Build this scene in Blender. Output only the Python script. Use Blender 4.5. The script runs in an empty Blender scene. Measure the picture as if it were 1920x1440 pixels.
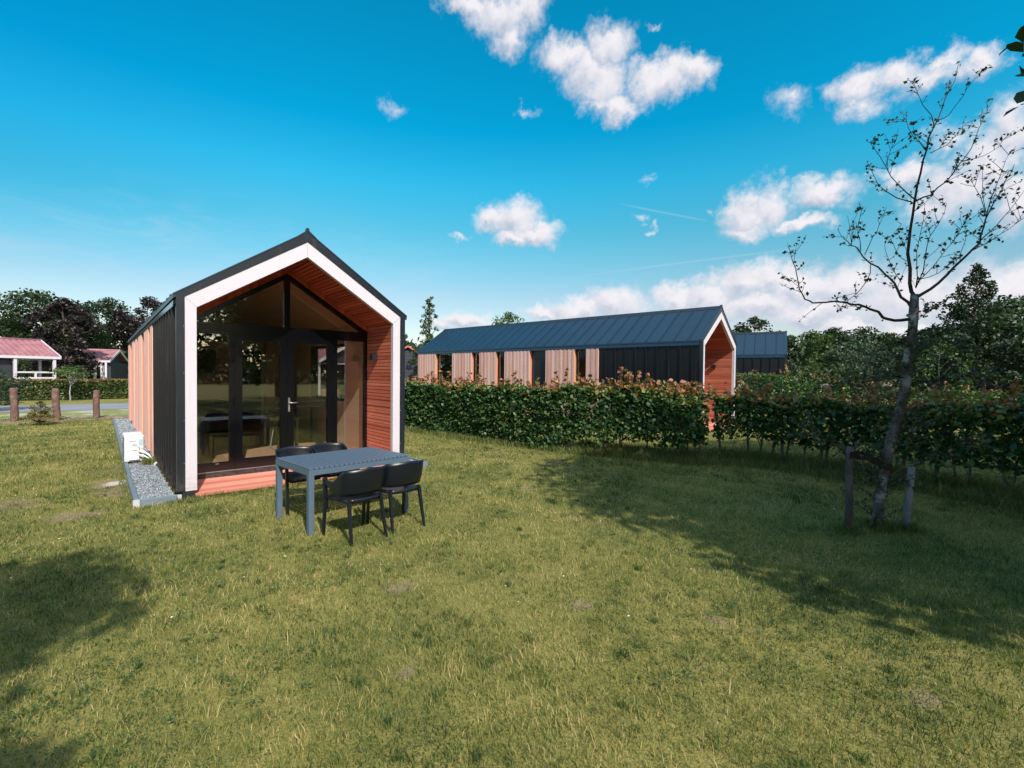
import bpy, math, random
import numpy as np
from mathutils import Vector, Matrix

random.seed(7)
rng = np.random.default_rng(11)
sc = bpy.context.scene
col = sc.collection
R = math.radians
PI = math.pi

# ------------------------------------------------------------------ camera
CAM_H, FPX, PITCH, ROLL = 1.7765, 886.5, R(-1.1432), R(0.5584)
cd = bpy.data.cameras.new('camera')
cd.sensor_fit = 'HORIZONTAL'
cd.sensor_width = 36.0
cd.lens = 36.0 * FPX / 1920.0
cd.clip_start = 0.05
cd.clip_end = 4000
cam = bpy.data.objects.new('camera', cd)
col.objects.link(cam)
_r = Vector((1, 0, 0))
_u = Vector((0, -math.sin(PITCH), math.cos(PITCH)))
_f = Vector((0, math.cos(PITCH), math.sin(PITCH)))
cr = _r * math.cos(ROLL) + _u * math.sin(ROLL)
cu = -_r * math.sin(ROLL) + _u * math.cos(ROLL)
cam.matrix_world = Matrix((
    (cr.x, cu.x, -_f.x, 0), (cr.y, cu.y, -_f.y, 0), (cr.z, cu.z, -_f.z, CAM_H), (0, 0, 0, 1)))
sc.camera = cam
CAM_AX = (cr.copy(), cu.copy(), _f.copy())


def ray(x, y):
    """direction of a point seen in the photograph (1920 x 1440), used to survey the place"""
    a, b = (x - 960) / FPX, -(y - 720) / FPX
    d = CAM_AX[0] * a + CAM_AX[1] * b + CAM_AX[2]
    return d / d.y


def at(x, y, Y):
    d = ray(x, y)
    return Vector((0, 0, CAM_H)) + d * Y


# ------------------------------------------------------------------ world, sun, exposure
SUN_EL = R(41.0)
SUN_H = Vector((0.46, -0.888)).normalized()
SUN_DIR = Vector((SUN_H.x * math.cos(SUN_EL), SUN_H.y * math.cos(SUN_EL), math.sin(SUN_EL)))
sc.view_settings.view_transform = 'Standard'
sc.view_settings.look = 'None'
sc.view_settings.gamma = 1
sc.view_settings.use_curve_mapping = False
sc.view_settings.exposure = 0.25

sl = bpy.data.lights.new('sun', 'SUN')
sl.energy = 5.0
sl.angle = R(0.6)
sl.color = (1.0, 0.92, 0.80)
sun = bpy.data.objects.new('sun', sl)
col.objects.link(sun)
sun.rotation_euler = SUN_DIR.to_track_quat('Z', 'Y').to_euler()

CLOUDS = [(-0.0963, 0.656, 0.053, 0.0202, 1), (-0.0298, 0.6467, 0.0688, 0.0326, 1), (-0.0126, 0.6112, 0.0356, 0.0231, 0.9), (0.0202, 0.6485, 0.0388, 0.0305, 0.9), (0.1021, 0.5826, 0.0525, 0.0255, 1), (0.1538, 0.5614, 0.0485, 0.0343, 1), (0.1932, 0.592, 0.0467, 0.0291, 1), (0.1812, 0.5414, 0.0427, 0.0388, 1), (0.2141, 0.5007, 0.0443, 0.0213, 1), (0.171, 0.5097, 0.0323, 0.018, 0.8), (0.2679, 0.5373, 0.0409, 0.0278, 1), (0.3068, 0.531, 0.0595, 0.0277, 1), (0.3583, 0.5344, 0.0366, 0.0241, 1), (-0.2491, 0.4988, 0.0211, 0.0139, 0.43), (0.0279, 0.5039, 0.0267, 0.0076, 0.45), (0.2827, 0.6156, 0.0163, 0.0042, 0.36), (0.5225, 0.471, 0.0296, 0.0196, 0.6), (0.5128, 0.4579, 0.0168, 0.0093, 0.32), (0.6243, 0.4567, 0.0371, 0.0243, 0.9), (0.6272, 0.4267, 0.0258, 0.0206, 0.75), (0.6721, 0.4535, 0.0383, 0.0235, 0.9), (0.7147, 0.4469, 0.0309, 0.0175, 0.85), (0.7686, 0.4492, 0.0307, 0.0167, 0.85), (0.7268, 0.4615, 0.0255, 0.0132, 0.7), (0.7989, 0.3447, 0.0315, 0.0406, 0.9), (0.7805, 0.3082, 0.038, 0.039, 1), (0.8116, 0.2572, 0.0308, 0.0426, 1), (0.7522, 0.2863, 0.0456, 0.0334, 0.9), (0.6922, 0.308, 0.0354, 0.0217, 0.9), (0.6615, 0.3212, 0.0205, 0.0126, 0.58), (0.8008, 0.3744, 0.0263, 0.012, 0.7), (0.7284, 0.2652, 0.042, 0.0231, 0.75), (0.7387, 0.3522, 0.0297, 0.0216, 0.6), (0.0022, 0.3145, 0.0515, 0.0338, 1), (-0.0459, 0.3137, 0.0358, 0.022, 1), (0.0417, 0.2902, 0.0535, 0.0223, 1), (-0.003, 0.2777, 0.0381, 0.0164, 1), (0.4551, 0.2973, 0.0407, 0.0362, 1), (0.4903, 0.3079, 0.0359, 0.0353, 1), (0.5768, 0.318, 0.0501, 0.0226, 1), (0.5417, 0.2693, 0.0525, 0.0142, 0.9), (0.4484, 0.2667, 0.0375, 0.0168, 0.9), (-0.1146, 0.2801, 0.0177, 0.0071, 0.58), (0.2741, 0.3714, 0.0134, 0.0083, 0.43), (0.3879, 0.3099, 0.0105, 0.0084, 0.43), (0.2595, 0.3068, 0.0115, 0.0078, 0.5), (0.2785, 0.2889, 0.0103, 0.0069, 0.5), (0.2089, 0.1443, 0.0615, 0.0342, 1), (0.1382, 0.1367, 0.0677, 0.0239, 1), (0.0659, 0.1326, 0.0491, 0.0154, 0.9), (0.2676, 0.1238, 0.0413, 0.0149, 0.9), (-0.0966, 0.1109, 0.047, 0.0176, 1), (-0.1354, 0.0991, 0.0355, 0.0132, 1), (0.3337, 0.1552, 0.0444, 0.0227, 1), (0.3925, 0.1585, 0.0562, 0.0321, 1), (0.4573, 0.178, 0.0485, 0.029, 1), (0.4927, 0.1848, 0.0442, 0.0265, 1), (0.5438, 0.1644, 0.0594, 0.0316, 1), (0.607, 0.1586, 0.0581, 0.0339, 1), (0.6861, 0.1292, 0.0697, 0.0466, 1), (0.476, 0.1339, 0.1007, 0.0273, 1), (0.569, 0.1159, 0.0829, 0.026, 1), (0.6308, 0.0849, 0.0629, 0.0216, 1), (0.7676, 0.1173, 0.0602, 0.0475, 1), (0.8171, 0.1274, 0.0256, 0.0271, 1), (0.4587, 0.1021, 0.0528, 0.0179, 0.7), (0.7071, 0.0681, 0.073, 0.0255, 1), (0.8036, 0.1328, 0.0314, 0.0305, 1), (0.8583, 0.2926, 0.0366, 0.0718, 1), (0.8855, 0.1083, 0.0506, 0.0419, 1), (-1.6, 0.3, 0.4, 0.08, 0.9), (2.2, 0.35, 0.3, 0.1, 1), (2.9, 0.5, 0.3, 0.12, 0.9), (-2.3, 0.4, 0.35, 0.1, 1), (1.4, 0.25, 0.3, 0.09, 1)]


class NT:
    """small helper for writing node trees"""
    def __init__(s, tree):
        s.t = tree
        tree.nodes.clear()

    def n(s, typ, **kw):
        nd = s.t.nodes.new(typ)
        for k, v in kw.items():
            if k.startswith('i_'):
                key = k[2:]
                nd.inputs[int(key) if key.isdigit() else key.replace('_', ' ')].default_value = v
            else:
                setattr(nd, k, v)
        return nd

    def l(s, a, b):
        s.t.links.new(a, b)

    def put(s, sock, v):
        if isinstance(v, bpy.types.NodeSocket):
            s.l(v, sock)
        else:
            sock.default_value = v

    def m(s, op, a, b=None, c=None, clamp=False):
        nd = s.t.nodes.new('ShaderNodeMath')
        nd.operation = op
        nd.use_clamp = clamp
        s.put(nd.inputs[0], a)
        if b is not None:
            s.put(nd.inputs[1], b)
        if c is not None:
            s.put(nd.inputs[2], c)
        return nd.outputs[0]

    def vm(s, op, a, b=None, out=0):
        nd = s.t.nodes.new('ShaderNodeVectorMath')
        nd.operation = op
        s.put(nd.inputs[0], a)
        if b is not None:
            if op == 'SCALE':
                s.put(nd.inputs[3], b)
            else:
                s.put(nd.inputs[1], b)
        return nd.outputs[out]

    def mix(s, fac, a, b, blend='MIX'):
        nd = s.t.nodes.new('ShaderNodeMix')
        nd.data_type = 'RGBA'
        nd.blend_type = blend
        s.put(nd.inputs[0], fac)
        s.put(nd.inputs[6], a)
        s.put(nd.inputs[7], b)
        return nd.outputs[2]

    def noise(s, vec, scale, detail=4, rough=.5, dist=0, out=0, w=None):
        nd = s.t.nodes.new('ShaderNodeTexNoise')
        nd.inputs['Scale'].default_value = scale
        nd.inputs['Detail'].default_value = detail
        nd.inputs['Roughness'].default_value = rough
        nd.inputs['Distortion'].default_value = dist
        if vec is not None:
            s.l(vec, nd.inputs['Vector'])
        return nd.outputs[out]

    def ramp(s, fac, stops, interp='LINEAR'):
        nd = s.t.nodes.new('ShaderNodeValToRGB')
        nd.color_ramp.interpolation = interp
        e = nd.color_ramp.elements
        while len(e) > 1:
            e.remove(e[-1])
        e[0].position = stops[0][0]
        c = stops[0][1]
        e[0].color = tuple(c) + (1,) if len(c) == 3 else c
        for p_, c in stops[1:]:
            x = e.new(p_)
            x.color = tuple(c) + (1,) if len(c) == 3 else c
        s.put(nd.inputs[0], fac)
        return nd.outputs[0]

    def rng(s, v, a, b, c=0.0, d=1.0, smooth=True):
        nd = s.t.nodes.new('ShaderNodeMapRange')
        nd.interpolation_type = 'SMOOTHSTEP' if smooth else 'LINEAR'
        s.put(nd.inputs[0], v)
        nd.inputs[1].default_value = a
        nd.inputs[2].default_value = b
        nd.inputs[3].default_value = c
        nd.inputs[4].default_value = d
        return nd.outputs[0]


world = bpy.data.worlds.new('World')
sc.world = world
world.use_nodes = True
N = NT(world.node_tree)
sky = N.n('ShaderNodeTexSky', sky_type='NISHITA')
sky.sun_disc = False
sky.sun_elevation = SUN_EL
sky.sun_rotation = math.atan2(SUN_H.x, SUN_H.y)
sky.altitude = 0
sky.air_density = 1.0
sky.dust_density = 0.6
sky.ozone_density = 2.0
tc = N.n('ShaderNodeTexCoord')
D = N.vm('NORMALIZE', tc.outputs['Generated'])
sp = N.n('ShaderNodeSeparateXYZ')
N.l(D, sp.inputs[0])
az = N.m('ARCTAN2', sp.outputs[0], sp.outputs[1])
el = N.m('ARCSINE', sp.outputs[2])
cb = N.n('ShaderNodeCombineXYZ')
N.l(az, cb.inputs[0])
N.l(el, cb.inputs[1])
P0 = cb.outputs[0]


# clear sky: the physical sky, graded to the deep cyan of the photograph
tint = N.ramp(sp.outputs[2], [
    (0.0, (.62, .60, .55)), (.07, (.70, .64, .58)), (.155, (.62, .66, .60)), (.22, (.42, .74, .66)), (.286, (.24, .80, .72)),
    (.366, (.10, .92, .90)), (.45, (.008, .87, .94)), (1, (.004, .80, .88))])
# overhead and behind the viewer the sky is brightened and warmed as added fill
sky_fill = N.m('MAXIMUM', N.rng(N.m('ABSOLUTE', az), 1.1, 1.7), N.rng(sp.outputs[2], .655, .80))
tint = N.mix(sky_fill, tint, (1.0, .82, .62, 1))
base = N.vm('SCALE', N.mix(1.0, sky.outputs[0], tint, 'MULTIPLY'), N.m('MULTIPLY_ADD', sky_fill, 1.6, 1.42))
base = N.mix(N.m('MULTIPLY', N.rng(az, -.95, -.35, 1, 0), N.rng(sp.outputs[2], .08, .3)), base, N.vm('MULTIPLY', base, (.42, .86, .95)))
wb = N.vm('MULTIPLY', P0, (2.2, 9, 0))
wis = N.noise(wb, 2.2, 5, .62, 1.2)
wisf = N.m('MULTIPLY', N.rng(wis, .42, .75), N.rng(N.vm('LENGTH', N.vm('MULTIPLY', N.vm('SUBTRACT', P0, (-.56, .17, 0)), (1.9, 6.5, 0)), out=1), 0.25, 1.1, 1, 0))


def trail(a, b, wd, s_):
    """a thin condensation trail"""
    a = Vector(a); b = Vector(b)
    t = (b - a); L_ = t.length; t.normalize()
    q = N.vm('SUBTRACT', P0, (a.x, a.y, 0))
    u_ = N.vm('DOT_PRODUCT', q, (t.x, t.y, 0), out=1)
    v_ = N.vm('DOT_PRODUCT', q, (-t.y, t.x, 0), out=1)
    v_ = N.m('ADD', v_, N.m('MULTIPLY', N.m('MULTIPLY', u_, N.m('SUBTRACT', u_, L_)), .12))
    g = N.rng(N.m('ABSOLUTE', v_), 0.0, wd, 1, 0)
    g = N.m('MULTIPLY', g, N.rng(u_, 0, L_ * .35))
    g = N.m('MULTIPLY', g, N.rng(u_, L_ * .7, L_, 1, 0))
    return N.m('MULTIPLY', g, s_)


tr = N.m('MAXIMUM', trail((.099, .199), (.60, .229), .003, .20), trail((.20, .343), (.41, .287), .003, .20))
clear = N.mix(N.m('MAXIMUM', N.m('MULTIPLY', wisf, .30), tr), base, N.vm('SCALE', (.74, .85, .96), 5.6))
SKYS = 0.127
CG = 6.1      # cloud brightness on the physical scale of the sky


def bgnode(c):
    bg = N.n('ShaderNodeBackground')
    N.l(c, bg.inputs[0])
    bg.inputs[1].default_value = SKYS
    return bg.outputs[0]


def cloud_bg(ell):
    """sky with the clouds of one region; the direction is warped by noise, then tested against soft ellipses"""
    w1 = N.noise(P0, 16, 5, .6, out=1)
    w1 = N.vm('SCALE', N.vm('SUBTRACT', w1, (.5, .5, .5)), 0.085)
    w2 = N.noise(P0, 75, 3, .6, out=1)
    w2 = N.vm('SCALE', N.vm('SUBTRACT', w2, (.5, .5, .5)), 0.016)
    Q = N.vm('MULTIPLY', N.vm('ADD', N.vm('ADD', P0, w1), w2), (1, 1, 0))

    def field(Q):
        f = None
        for (a, e, ra, re, w) in ell:
            q = N.vm('MULTIPLY', N.vm('SUBTRACT', Q, (a, e, 0)), (1 / (ra * 1.60), 1 / (re * 1.68), 0))
            d = N.m('MULTIPLY_ADD', N.vm('LENGTH', q, out=1), -w, w)
            f = d if f is None else N.m('MAXIMUM', f, d)
        return f
    f1 = field(Q)
    f2 = field(N.vm('ADD', Q, (0.006, 0.012, 0)))
    fine = N.noise(P0, 60, 6, .65)
    billow = N.noise(P0, 28, 4, .55)
    fld = N.m('ADD', f1, N.m('MULTIPLY', N.m('SUBTRACT', fine, .5), .50))
    dens = N.rng(fld, 0.06, 0.74)
    shade = N.m('ADD', N.m('MULTIPLY', N.m('SUBTRACT', f1, f2), 1.5), .60)
    shade = N.m('ADD', shade, N.m('MULTIPLY', N.m('SUBTRACT', billow, .5), 1.2), clamp=True)
    ccol = N.ramp(shade, [(0.0, (.56, .62, .74)), (.40, (.76, .78, .88)), (.75, (.89, .88, .94)), (1, (.98, .96, 1.0))])
    return bgnode(N.mix(dens, clear, N.vm('SCALE', ccol, CG)))


def pick(a0, a1, e0, e1, m_=.05):
    return [c for c in CLOUDS if a0 - m_ < c[0] + c[2] and c[0] - c[2] - m_ < a1 and e0 - m_ < c[1] + c[3] and c[1] - c[3] - m_ < e1]


def less(x, t):
    return N.m('LESS_THAN', x, t)


def msh(f, a, b):
    m_ = N.n('ShaderNodeMixShader')
    N.l(f, m_.inputs[0])
    N.l(a, m_.inputs[1])
    N.l(b, m_.inputs[2])
    return m_.outputs[0]


EL = [0.0, .22, .41, .72]
A0, A1, A2 = -.33, .40, 1.05
rows = []
for i in range(3):
    lft = cloud_bg(pick(A0, A1, EL[i], EL[i + 1]))
    rgt = cloud_bg(pick(A1, A2, EL[i], EL[i + 1]))
    rows.append(msh(less(az, A1), rgt, lft))
front = msh(less(el, EL[1]), msh(less(el, EL[2]), rows[2], rows[1]), rows[0])
back = cloud_bg([c for c in CLOUDS if abs(c[0]) > 1.2])
inside = N.m('MULTIPLY', N.m('MULTIPLY', N.m('GREATER_THAN', az, A0), less(az, A2)), N.m('MULTIPLY', N.m('GREATER_THAN', el, -.005), less(el, .75)))
behind = N.m('MULTIPLY', N.m('GREATER_THAN', N.m('ABSOLUTE', az), 1.08), N.m('GREATER_THAN', el, .1))
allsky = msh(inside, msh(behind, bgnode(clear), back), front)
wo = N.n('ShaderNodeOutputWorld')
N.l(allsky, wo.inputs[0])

# ------------------------------------------------------------------ object helpers


def link(o, parent=None):
    col.objects.link(o)
    if parent is not None:
        o.parent = parent
    return o


def tag(o, label=None, cat=None, group=None, kind=None):
    if label:
        o['label'] = label
    if cat:
        o['category'] = cat
    if group:
        o['group'] = group
    if kind:
        o['kind'] = kind
    return o


def empty(name, loc=(0, 0, 0), rz=0.0):
    o = bpy.data.objects.new(name, None)
    o.empty_display_size = .2
    o.location = loc
    o.rotation_euler = (0, 0, rz)
    return link(o)


class MB:
    """mesh collector"""
    def __init__(s):
        s.v = []
        s.f = []
        s.smooth = []

    def add(s, vs, fs, smooth=False):
        o = len(s.v)
        s.v.extend([tuple(x) for x in vs])
        for f in fs:
            s.f.append(tuple(i + o for i in f))
            s.smooth.append(smooth)
        return s

    def box(s, a, b, M=None, bev=0.0):
        x0, y0, z0 = (min(a[i], b[i]) for i in range(3))
        x1, y1, z1 = (max(a[i], b[i]) for i in range(3))
        if bev > 0:
            e = min(bev, (x1 - x0) * .45, (y1 - y0) * .45, (z1 - z0) * .45)
            vs = []
            idx = {}
            xs, ys, zs = (x0, x1), (y0, y1), (z0, z1)
            for i in (0, 1):
                for j in (0, 1):
                    for k in (0, 1):
                        si, sj, sk = (e if i == 0 else -e), (e if j == 0 else -e), (e if k == 0 else -e)
                        idx[i, j, k, 0] = len(vs); vs.append((xs[i], ys[j] + sj, zs[k] + sk))
                        idx[i, j, k, 1] = len(vs); vs.append((xs[i] + si, ys[j], zs[k] + sk))
                        idx[i, j, k, 2] = len(vs); vs.append((xs[i] + si, ys[j] + sj, zs[k]))
            fs = []
            I = idx
            for i in (0, 1):
                q = [I[i, 0, 0, 0], I[i, 1, 0, 0], I[i, 1, 1, 0], I[i, 0, 1, 0]]
                fs.append(q if i else q[::-1])
            for j in (0, 1):
                q = [I[0, j, 0, 1], I[1, j, 0, 1], I[1, j, 1, 1], I[0, j, 1, 1]]
                fs.append(q[::-1] if j else q)
            for k in (0, 1):
                q = [I[0, 0, k, 2], I[1, 0, k, 2], I[1, 1, k, 2], I[0, 1, k, 2]]
                fs.append(q if k else q[::-1])
            for i in (0, 1):
                for j in (0, 1):
                    q = [I[i, j, 0, 0], I[i, j, 1, 0], I[i, j, 1, 1], I[i, j, 0, 1]]
                    fs.append(q if (i == j) == False else q[::-1])
                for k in (0, 1):
                    q = [I[i, 0, k, 0], I[i, 1, k, 0], I[i, 1, k, 2], I[i, 0, k, 2]]
                    fs.append(q if (i == k) else q[::-1])
            for j in (0, 1):
                for k in (0, 1):
                    q = [I[0, j, k, 1], I[1, j, k, 1], I[1, j, k, 2], I[0, j, k, 2]]
                    fs.append(q if (j != k) else q[::-1])
            for i in (0, 1):
                for j in (0, 1):
                    for k in (0, 1):
                        q = [I[i, j, k, 0], I[i, j, k, 1], I[i, j, k, 2]]
                        fs.append(q if (i + j + k) % 2 else q[::-1])
        else:
            vs = [(x0, y0, z0), (x1, y0, z0), (x1, y1, z0), (x0, y1, z0), (x0, y0, z1), (x1, y0, z1), (x1, y1, z1), (x0, y1, z1)]
            fs = [(0, 3, 2, 1), (4, 5, 6, 7), (0, 1, 5, 4), (1, 2, 6, 5), (2, 3, 7, 6), (3, 0, 4, 7)]
        if M is not None:
            vs = [M @ Vector(v) for v in vs]
        return s.add(vs, fs)

    def prism(s, poly, y0, y1):
        """polygon in (x, z) pushed from y0 to y1"""
        n = len(poly)
        vs = [(p[0], y0, p[1]) for p in poly] + [(p[0], y1, p[1]) for p in poly]
        fs = [tuple(range(n)), tuple(range(2 * n - 1, n - 1, -1))]
        for i in range(n):
            j = (i + 1) % n
            fs.append((i, i + n, j + n, j))
        return s.add(vs, fs)

    def quads(s, A, B, y0, y1):
        """ring between two open profiles A (outer) and B (inner), same length, in (x, z), pushed y0..y1"""
        for i in range(len(A) - 1):
            s.prism([A[i], A[i + 1], B[i + 1], B[i]], y0, y1)
        return s

    def tube(s, pts, rad, seg=8, cap=True, smooth=True):
        pts = [Vector(p) for p in pts]
        n = len(pts)
        if not hasattr(rad, '__len__'):
            rad = [rad] * n
        up = Vector((0, 0, 1))
        rings = []
        prev = None
        for i, p_ in enumerate(pts):
            t = (pts[min(i + 1, n - 1)] - pts[max(i - 1, 0)])
            if t.length < 1e-9:
                t = Vector((0, 0, 1))
            t.normalize()
            if prev is None:
                a = t.cross(up)
                if a.length < 1e-3:
                    a = t.cross(Vector((1, 0, 0)))
            else:
                a = prev - t * prev.dot(t)
            a.normalize()
            prev = a
            b = t.cross(a)
            rings.append([p_ + a * (rad[i] * math.cos(2 * PI * k / seg)) + b * (rad[i] * math.sin(2 * PI * k / seg)) for k in range(seg)])
        vs = [v for r_ in rings for v in r_]
        fs = []
        for i in range(n - 1):
            for k in range(seg):
                k2 = (k + 1) % seg
                fs.append((i * seg + k, i * seg + k2, (i + 1) * seg + k2, (i + 1) * seg + k))
        if cap:
            fs.append(tuple(range(seg))[::-1])
            fs.append(tuple((n - 1) * seg + k for k in range(seg)))
        return s.add(vs, fs, smooth)

    def build(s, name, mat, parent=None, attr=None):
        me = bpy.data.meshes.new(name)
        me.from_pydata(s.v, [], s.f)
        if any(s.smooth):
            me.polygons.foreach_set('use_smooth', s.smooth)
        me.materials.append(mat)
        if attr is not None:
            a = me.attributes.new('r', 'FLOAT', 'FACE')
            a.data.foreach_set('value', attr)
        me.update()
        return link(bpy.data.objects.new(name, me), parent)


def np_mesh(name, V, faces_n, F, mat, parent=None, attr=None, smooth=False):
    """V (n,3); F flat loop indices; faces_n verts per face (int or array)"""
    me = bpy.data.meshes.new(name)
    V = np.asarray(V, dtype=np.float32)
    F = np.asarray(F, dtype=np.int32).ravel()
    if np.isscalar(faces_n):
        nf = len(F) // faces_n
        cnt = np.full(nf, faces_n, dtype=np.int32)
    else:
        cnt = np.asarray(faces_n, dtype=np.int32)
        nf = len(cnt)
    st = np.concatenate([[0], np.cumsum(cnt)[:-1]]).astype(np.int32)
    me.vertices.add(len(V))
    me.vertices.foreach_set('co', V.ravel())
    me.loops.add(len(F))
    me.loops.foreach_set('vertex_index', F)
    me.polygons.add(nf)
    me.polygons.foreach_set('loop_start', st)
    if smooth:
        me.polygons.foreach_set('use_smooth', np.ones(nf, dtype=bool))
    me.update(calc_edges=True)
    me.materials.append(mat)
    if attr is not None:
        a = me.attributes.new('r', 'FLOAT', 'FACE')
        a.data.foreach_set('value', np.asarray(attr, dtype=np.float32))
    return link(bpy.data.objects.new(name, me), parent)


def copy_tree(o, parent=None, skip=()):
    c = o.copy()
    col.objects.link(c)
    c.parent = parent
    for ch in [x for x in bpy.data.objects if x.parent == o]:
        if ch.name.split('.')[0] in skip:
            continue
        copy_tree(ch, c, skip)
    return c


# ------------------------------------------------------------------ materials


def newmat(name):
    m_ = bpy.data.materials.new(name)
    m_.use_nodes = True
    return m_, NT(m_.node_tree)


def finish(T, shader, disp=None):
    o = T.n('ShaderNodeOutputMaterial')
    T.l(shader, o.inputs[0])


def pbr(T, color, rough=.6, metal=0.0, bump=None, bstr=.3, bdist=.01, spec=.5):
    p_ = T.n('ShaderNodeBsdfPrincipled')
    T.put(p_.inputs['Base Color'], color if not isinstance(color, tuple) or len(color) == 4 else color + (1,))
    T.put(p_.inputs['Roughness'], rough)
    p_.inputs['Metallic'].default_value = metal
    p_.inputs['Specular IOR Level'].default_value = spec
    if bump is not None:
        b = T.n('ShaderNodeBump')
        b.inputs['Strength'].default_value = bstr
        b.inputs['Distance'].default_value = bdist
        T.l(bump, b.inputs['Height'])
        T.l(b.outputs[0], p_.inputs['Normal'])
    return p_.outputs[0]


def obj_co(T):
    return T.n('ShaderNodeTexCoord').outputs['Object']


def simple(name, c, rough=.6, metal=0.0, var=.12, nscale=6, bstr=.15, spec=.5, rvar=.12, dirt=None):
    m_, T = newmat(name)
    co = obj_co(T)
    nz = T.noise(co, nscale, 5, .6)
    nz2 = T.noise(co, nscale * 9, 3, .6)
    f = T.m('MULTIPLY_ADD', T.m('SUBTRACT', nz, .5), var * 2.4, 1.0)
    colr = T.vm('SCALE', tuple(c), f)
    rg = T.m('MULTIPLY_ADD', T.m('SUBTRACT', nz2, .5), rvar * 2, rough, clamp=True)
    if dirt:
        # rain splash along the foot and faint run marks below the eaves, in the thing's own height
        s3 = T.n('ShaderNodeSeparateXYZ')
        T.l(co, s3.inputs[0])
        st_ = T.noise(T.vm('MULTIPLY', co, (14, 14, .8)), 1.5, 4, .6)
        sp1 = T.m('MULTIPLY', T.rng(s3.outputs[2], .10, .55, 1, 0), T.rng(nz2, .35, .65))
        k_ = T.m('MULTIPLY', T.m('MAXIMUM', T.m('MULTIPLY', sp1, .75), T.m('MULTIPLY', T.rng(st_, .56, .75), .35)), dirt[1])
        colr = T.mix(k_, colr, tuple(dirt[0]) + (1,))
    finish(T, pbr(T, colr, rg, metal, nz2, bstr, .004, spec))
    return m_


def wood(name, stops, axis, board, grain=.25, rough=.7, knots=True, bstr=.3, grey=None):
    """stained or weathered timber: per-board tone, grain running along `axis`, knots.
    board = (axis across the boards, width)"""
    m_, T = newmat(name)
    co = obj_co(T)
    s_ = T.n('ShaderNodeSeparateXYZ')
    T.l(co, s_.inputs[0])
    bx = T.m('FLOOR', T.m('DIVIDE', s_.outputs[board[0]], board[1]))
    wn = T.n('ShaderNodeTexWhiteNoise', noise_dimensions='1D')
    T.l(bx, wn.inputs['W'])
    tone = wn.outputs['Value']
    sc3 = [18, 18, 18]
    sc3[axis] = 1.3
    shift = T.n('ShaderNodeCombineXYZ')
    T.l(T.m('MULTIPLY', tone, 37), shift.inputs[axis])
    v = T.vm('MULTIPLY', T.vm('ADD', co, shift.outputs[0]), tuple(sc3))
    g = T.noise(v, 1.6, 6, .65, .8)
    f = T.m('ADD', T.m('MULTIPLY', tone, .45), T.m('MULTIPLY', g, .62))
    c = T.ramp(f, stops)
    if knots:
        sk = [5.5, 5.5, 5.5]
        sk[axis] = 1.7
        vo = T.n('ShaderNodeTexVoronoi', feature='F1')
        vo.inputs['Scale'].default_value = 1.25
        T.l(T.vm('MULTIPLY', T.vm('ADD', co, shift.outputs[0]), tuple(sk)), vo.inputs['Vector'])
        kf = T.rng(vo.outputs['Distance'], .03, .11, 1, 0)
        c = T.mix(T.m('MULTIPLY', kf, .7), c, T.vm('SCALE', c, .35))
    if grey:
        gn = T.noise(co, 1.1, 5, .6)
        c = T.mix(T.m('MULTIPLY', T.rng(gn, .35, .7), grey[1]), c, tuple(grey[0]) + (1,))
    finish(T, pbr(T, c, rough, 0, g, bstr, .004, .3))
    return m_


def leafmat(name, stops, trans=.35, rough=.5, nscale=.6, nfac=.25):
    m_, T = newmat(name)
    a = T.n('ShaderNodeAttribute', attribute_name='r')
    ge = T.n('ShaderNodeNewGeometry')
    nz = T.noise(ge.outputs['Position'], nscale, 3, .5)
    f = T.m('ADD', a.outputs['Fac'], T.m('MULTIPLY', T.m('SUBTRACT', nz, .5), nfac))
    c = T.ramp(f, stops)
    b = T.n('ShaderNodeBsdfPrincipled')
    T.l(c, b.inputs['Base Color'])
    b.inputs['Roughness'].default_value = rough
    b.inputs['Specular IOR Level'].default_value = .4
    t = T.n('ShaderNodeBsdfTranslucent')
    T.l(T.vm('MULTIPLY', c, (1.25, 1.3, .6)), t.inputs[0])
    mx = T.n('ShaderNodeMixShader')
    mx.inputs[0].default_value = trans
    T.l(b.outputs[0], mx.inputs[1])
    T.l(t.outputs[0], mx.inputs[2])
    finish(T, mx.outputs[0])
    return m_


def bark(name, c1, c2, c3, scale=9, lich=.5):
    m_, T = newmat(name)
    co = obj_co(T)
    v = T.vm('MULTIPLY', co, (1, 1, .45))
    n1 = T.noise(v, scale, 6, .7, .6)
    n2 = T.noise(co, scale * .45, 4, .6)
    c = T.ramp(n1, [(.3, c1), (.62, c2)])
    c = T.mix(T.m('MULTIPLY', T.rng(n2, .5, .62), lich), c, tuple(c3) + (1,))
    finish(T, pbr(T, c, .85, 0, n1, .8, .012, .2))
    return m_


def mat_glass(name, refl=1.0, tint=(.93, .93, .90)):
    m_, T = newmat(name)
    tr_ = T.n('ShaderNodeBsdfTransparent')
    tr_.inputs[0].default_value = tint + (1,)
    gl = T.n('ShaderNodeBsdfGlossy')
    gl.inputs['Roughness'].default_value = .012
    gl.inputs[0].default_value = (.95, .97, 1, 1)
    fr = T.n('ShaderNodeFresnel')
    # the same air-to-glass reflection on both faces of the pane
    ge = T.n('ShaderNodeNewGeometry')
    T.l(T.rng(ge.outputs['Backfacing'], 0, 1, 1.52, 1 / 1.52, False), fr.inputs[0])
    f = T.m('MINIMUM', T.m('MULTIPLY_ADD', fr.outputs[0], 2.15 * refl, .008), 1.0)
    mx = T.n('ShaderNodeMixShader')
    T.l(f, mx.inputs[0])
    T.l(tr_.outputs[0], mx.inputs[1])
    T.l(gl.outputs[0], mx.inputs[2])
    finish(T, mx.outputs[0])
    return m_


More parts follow.
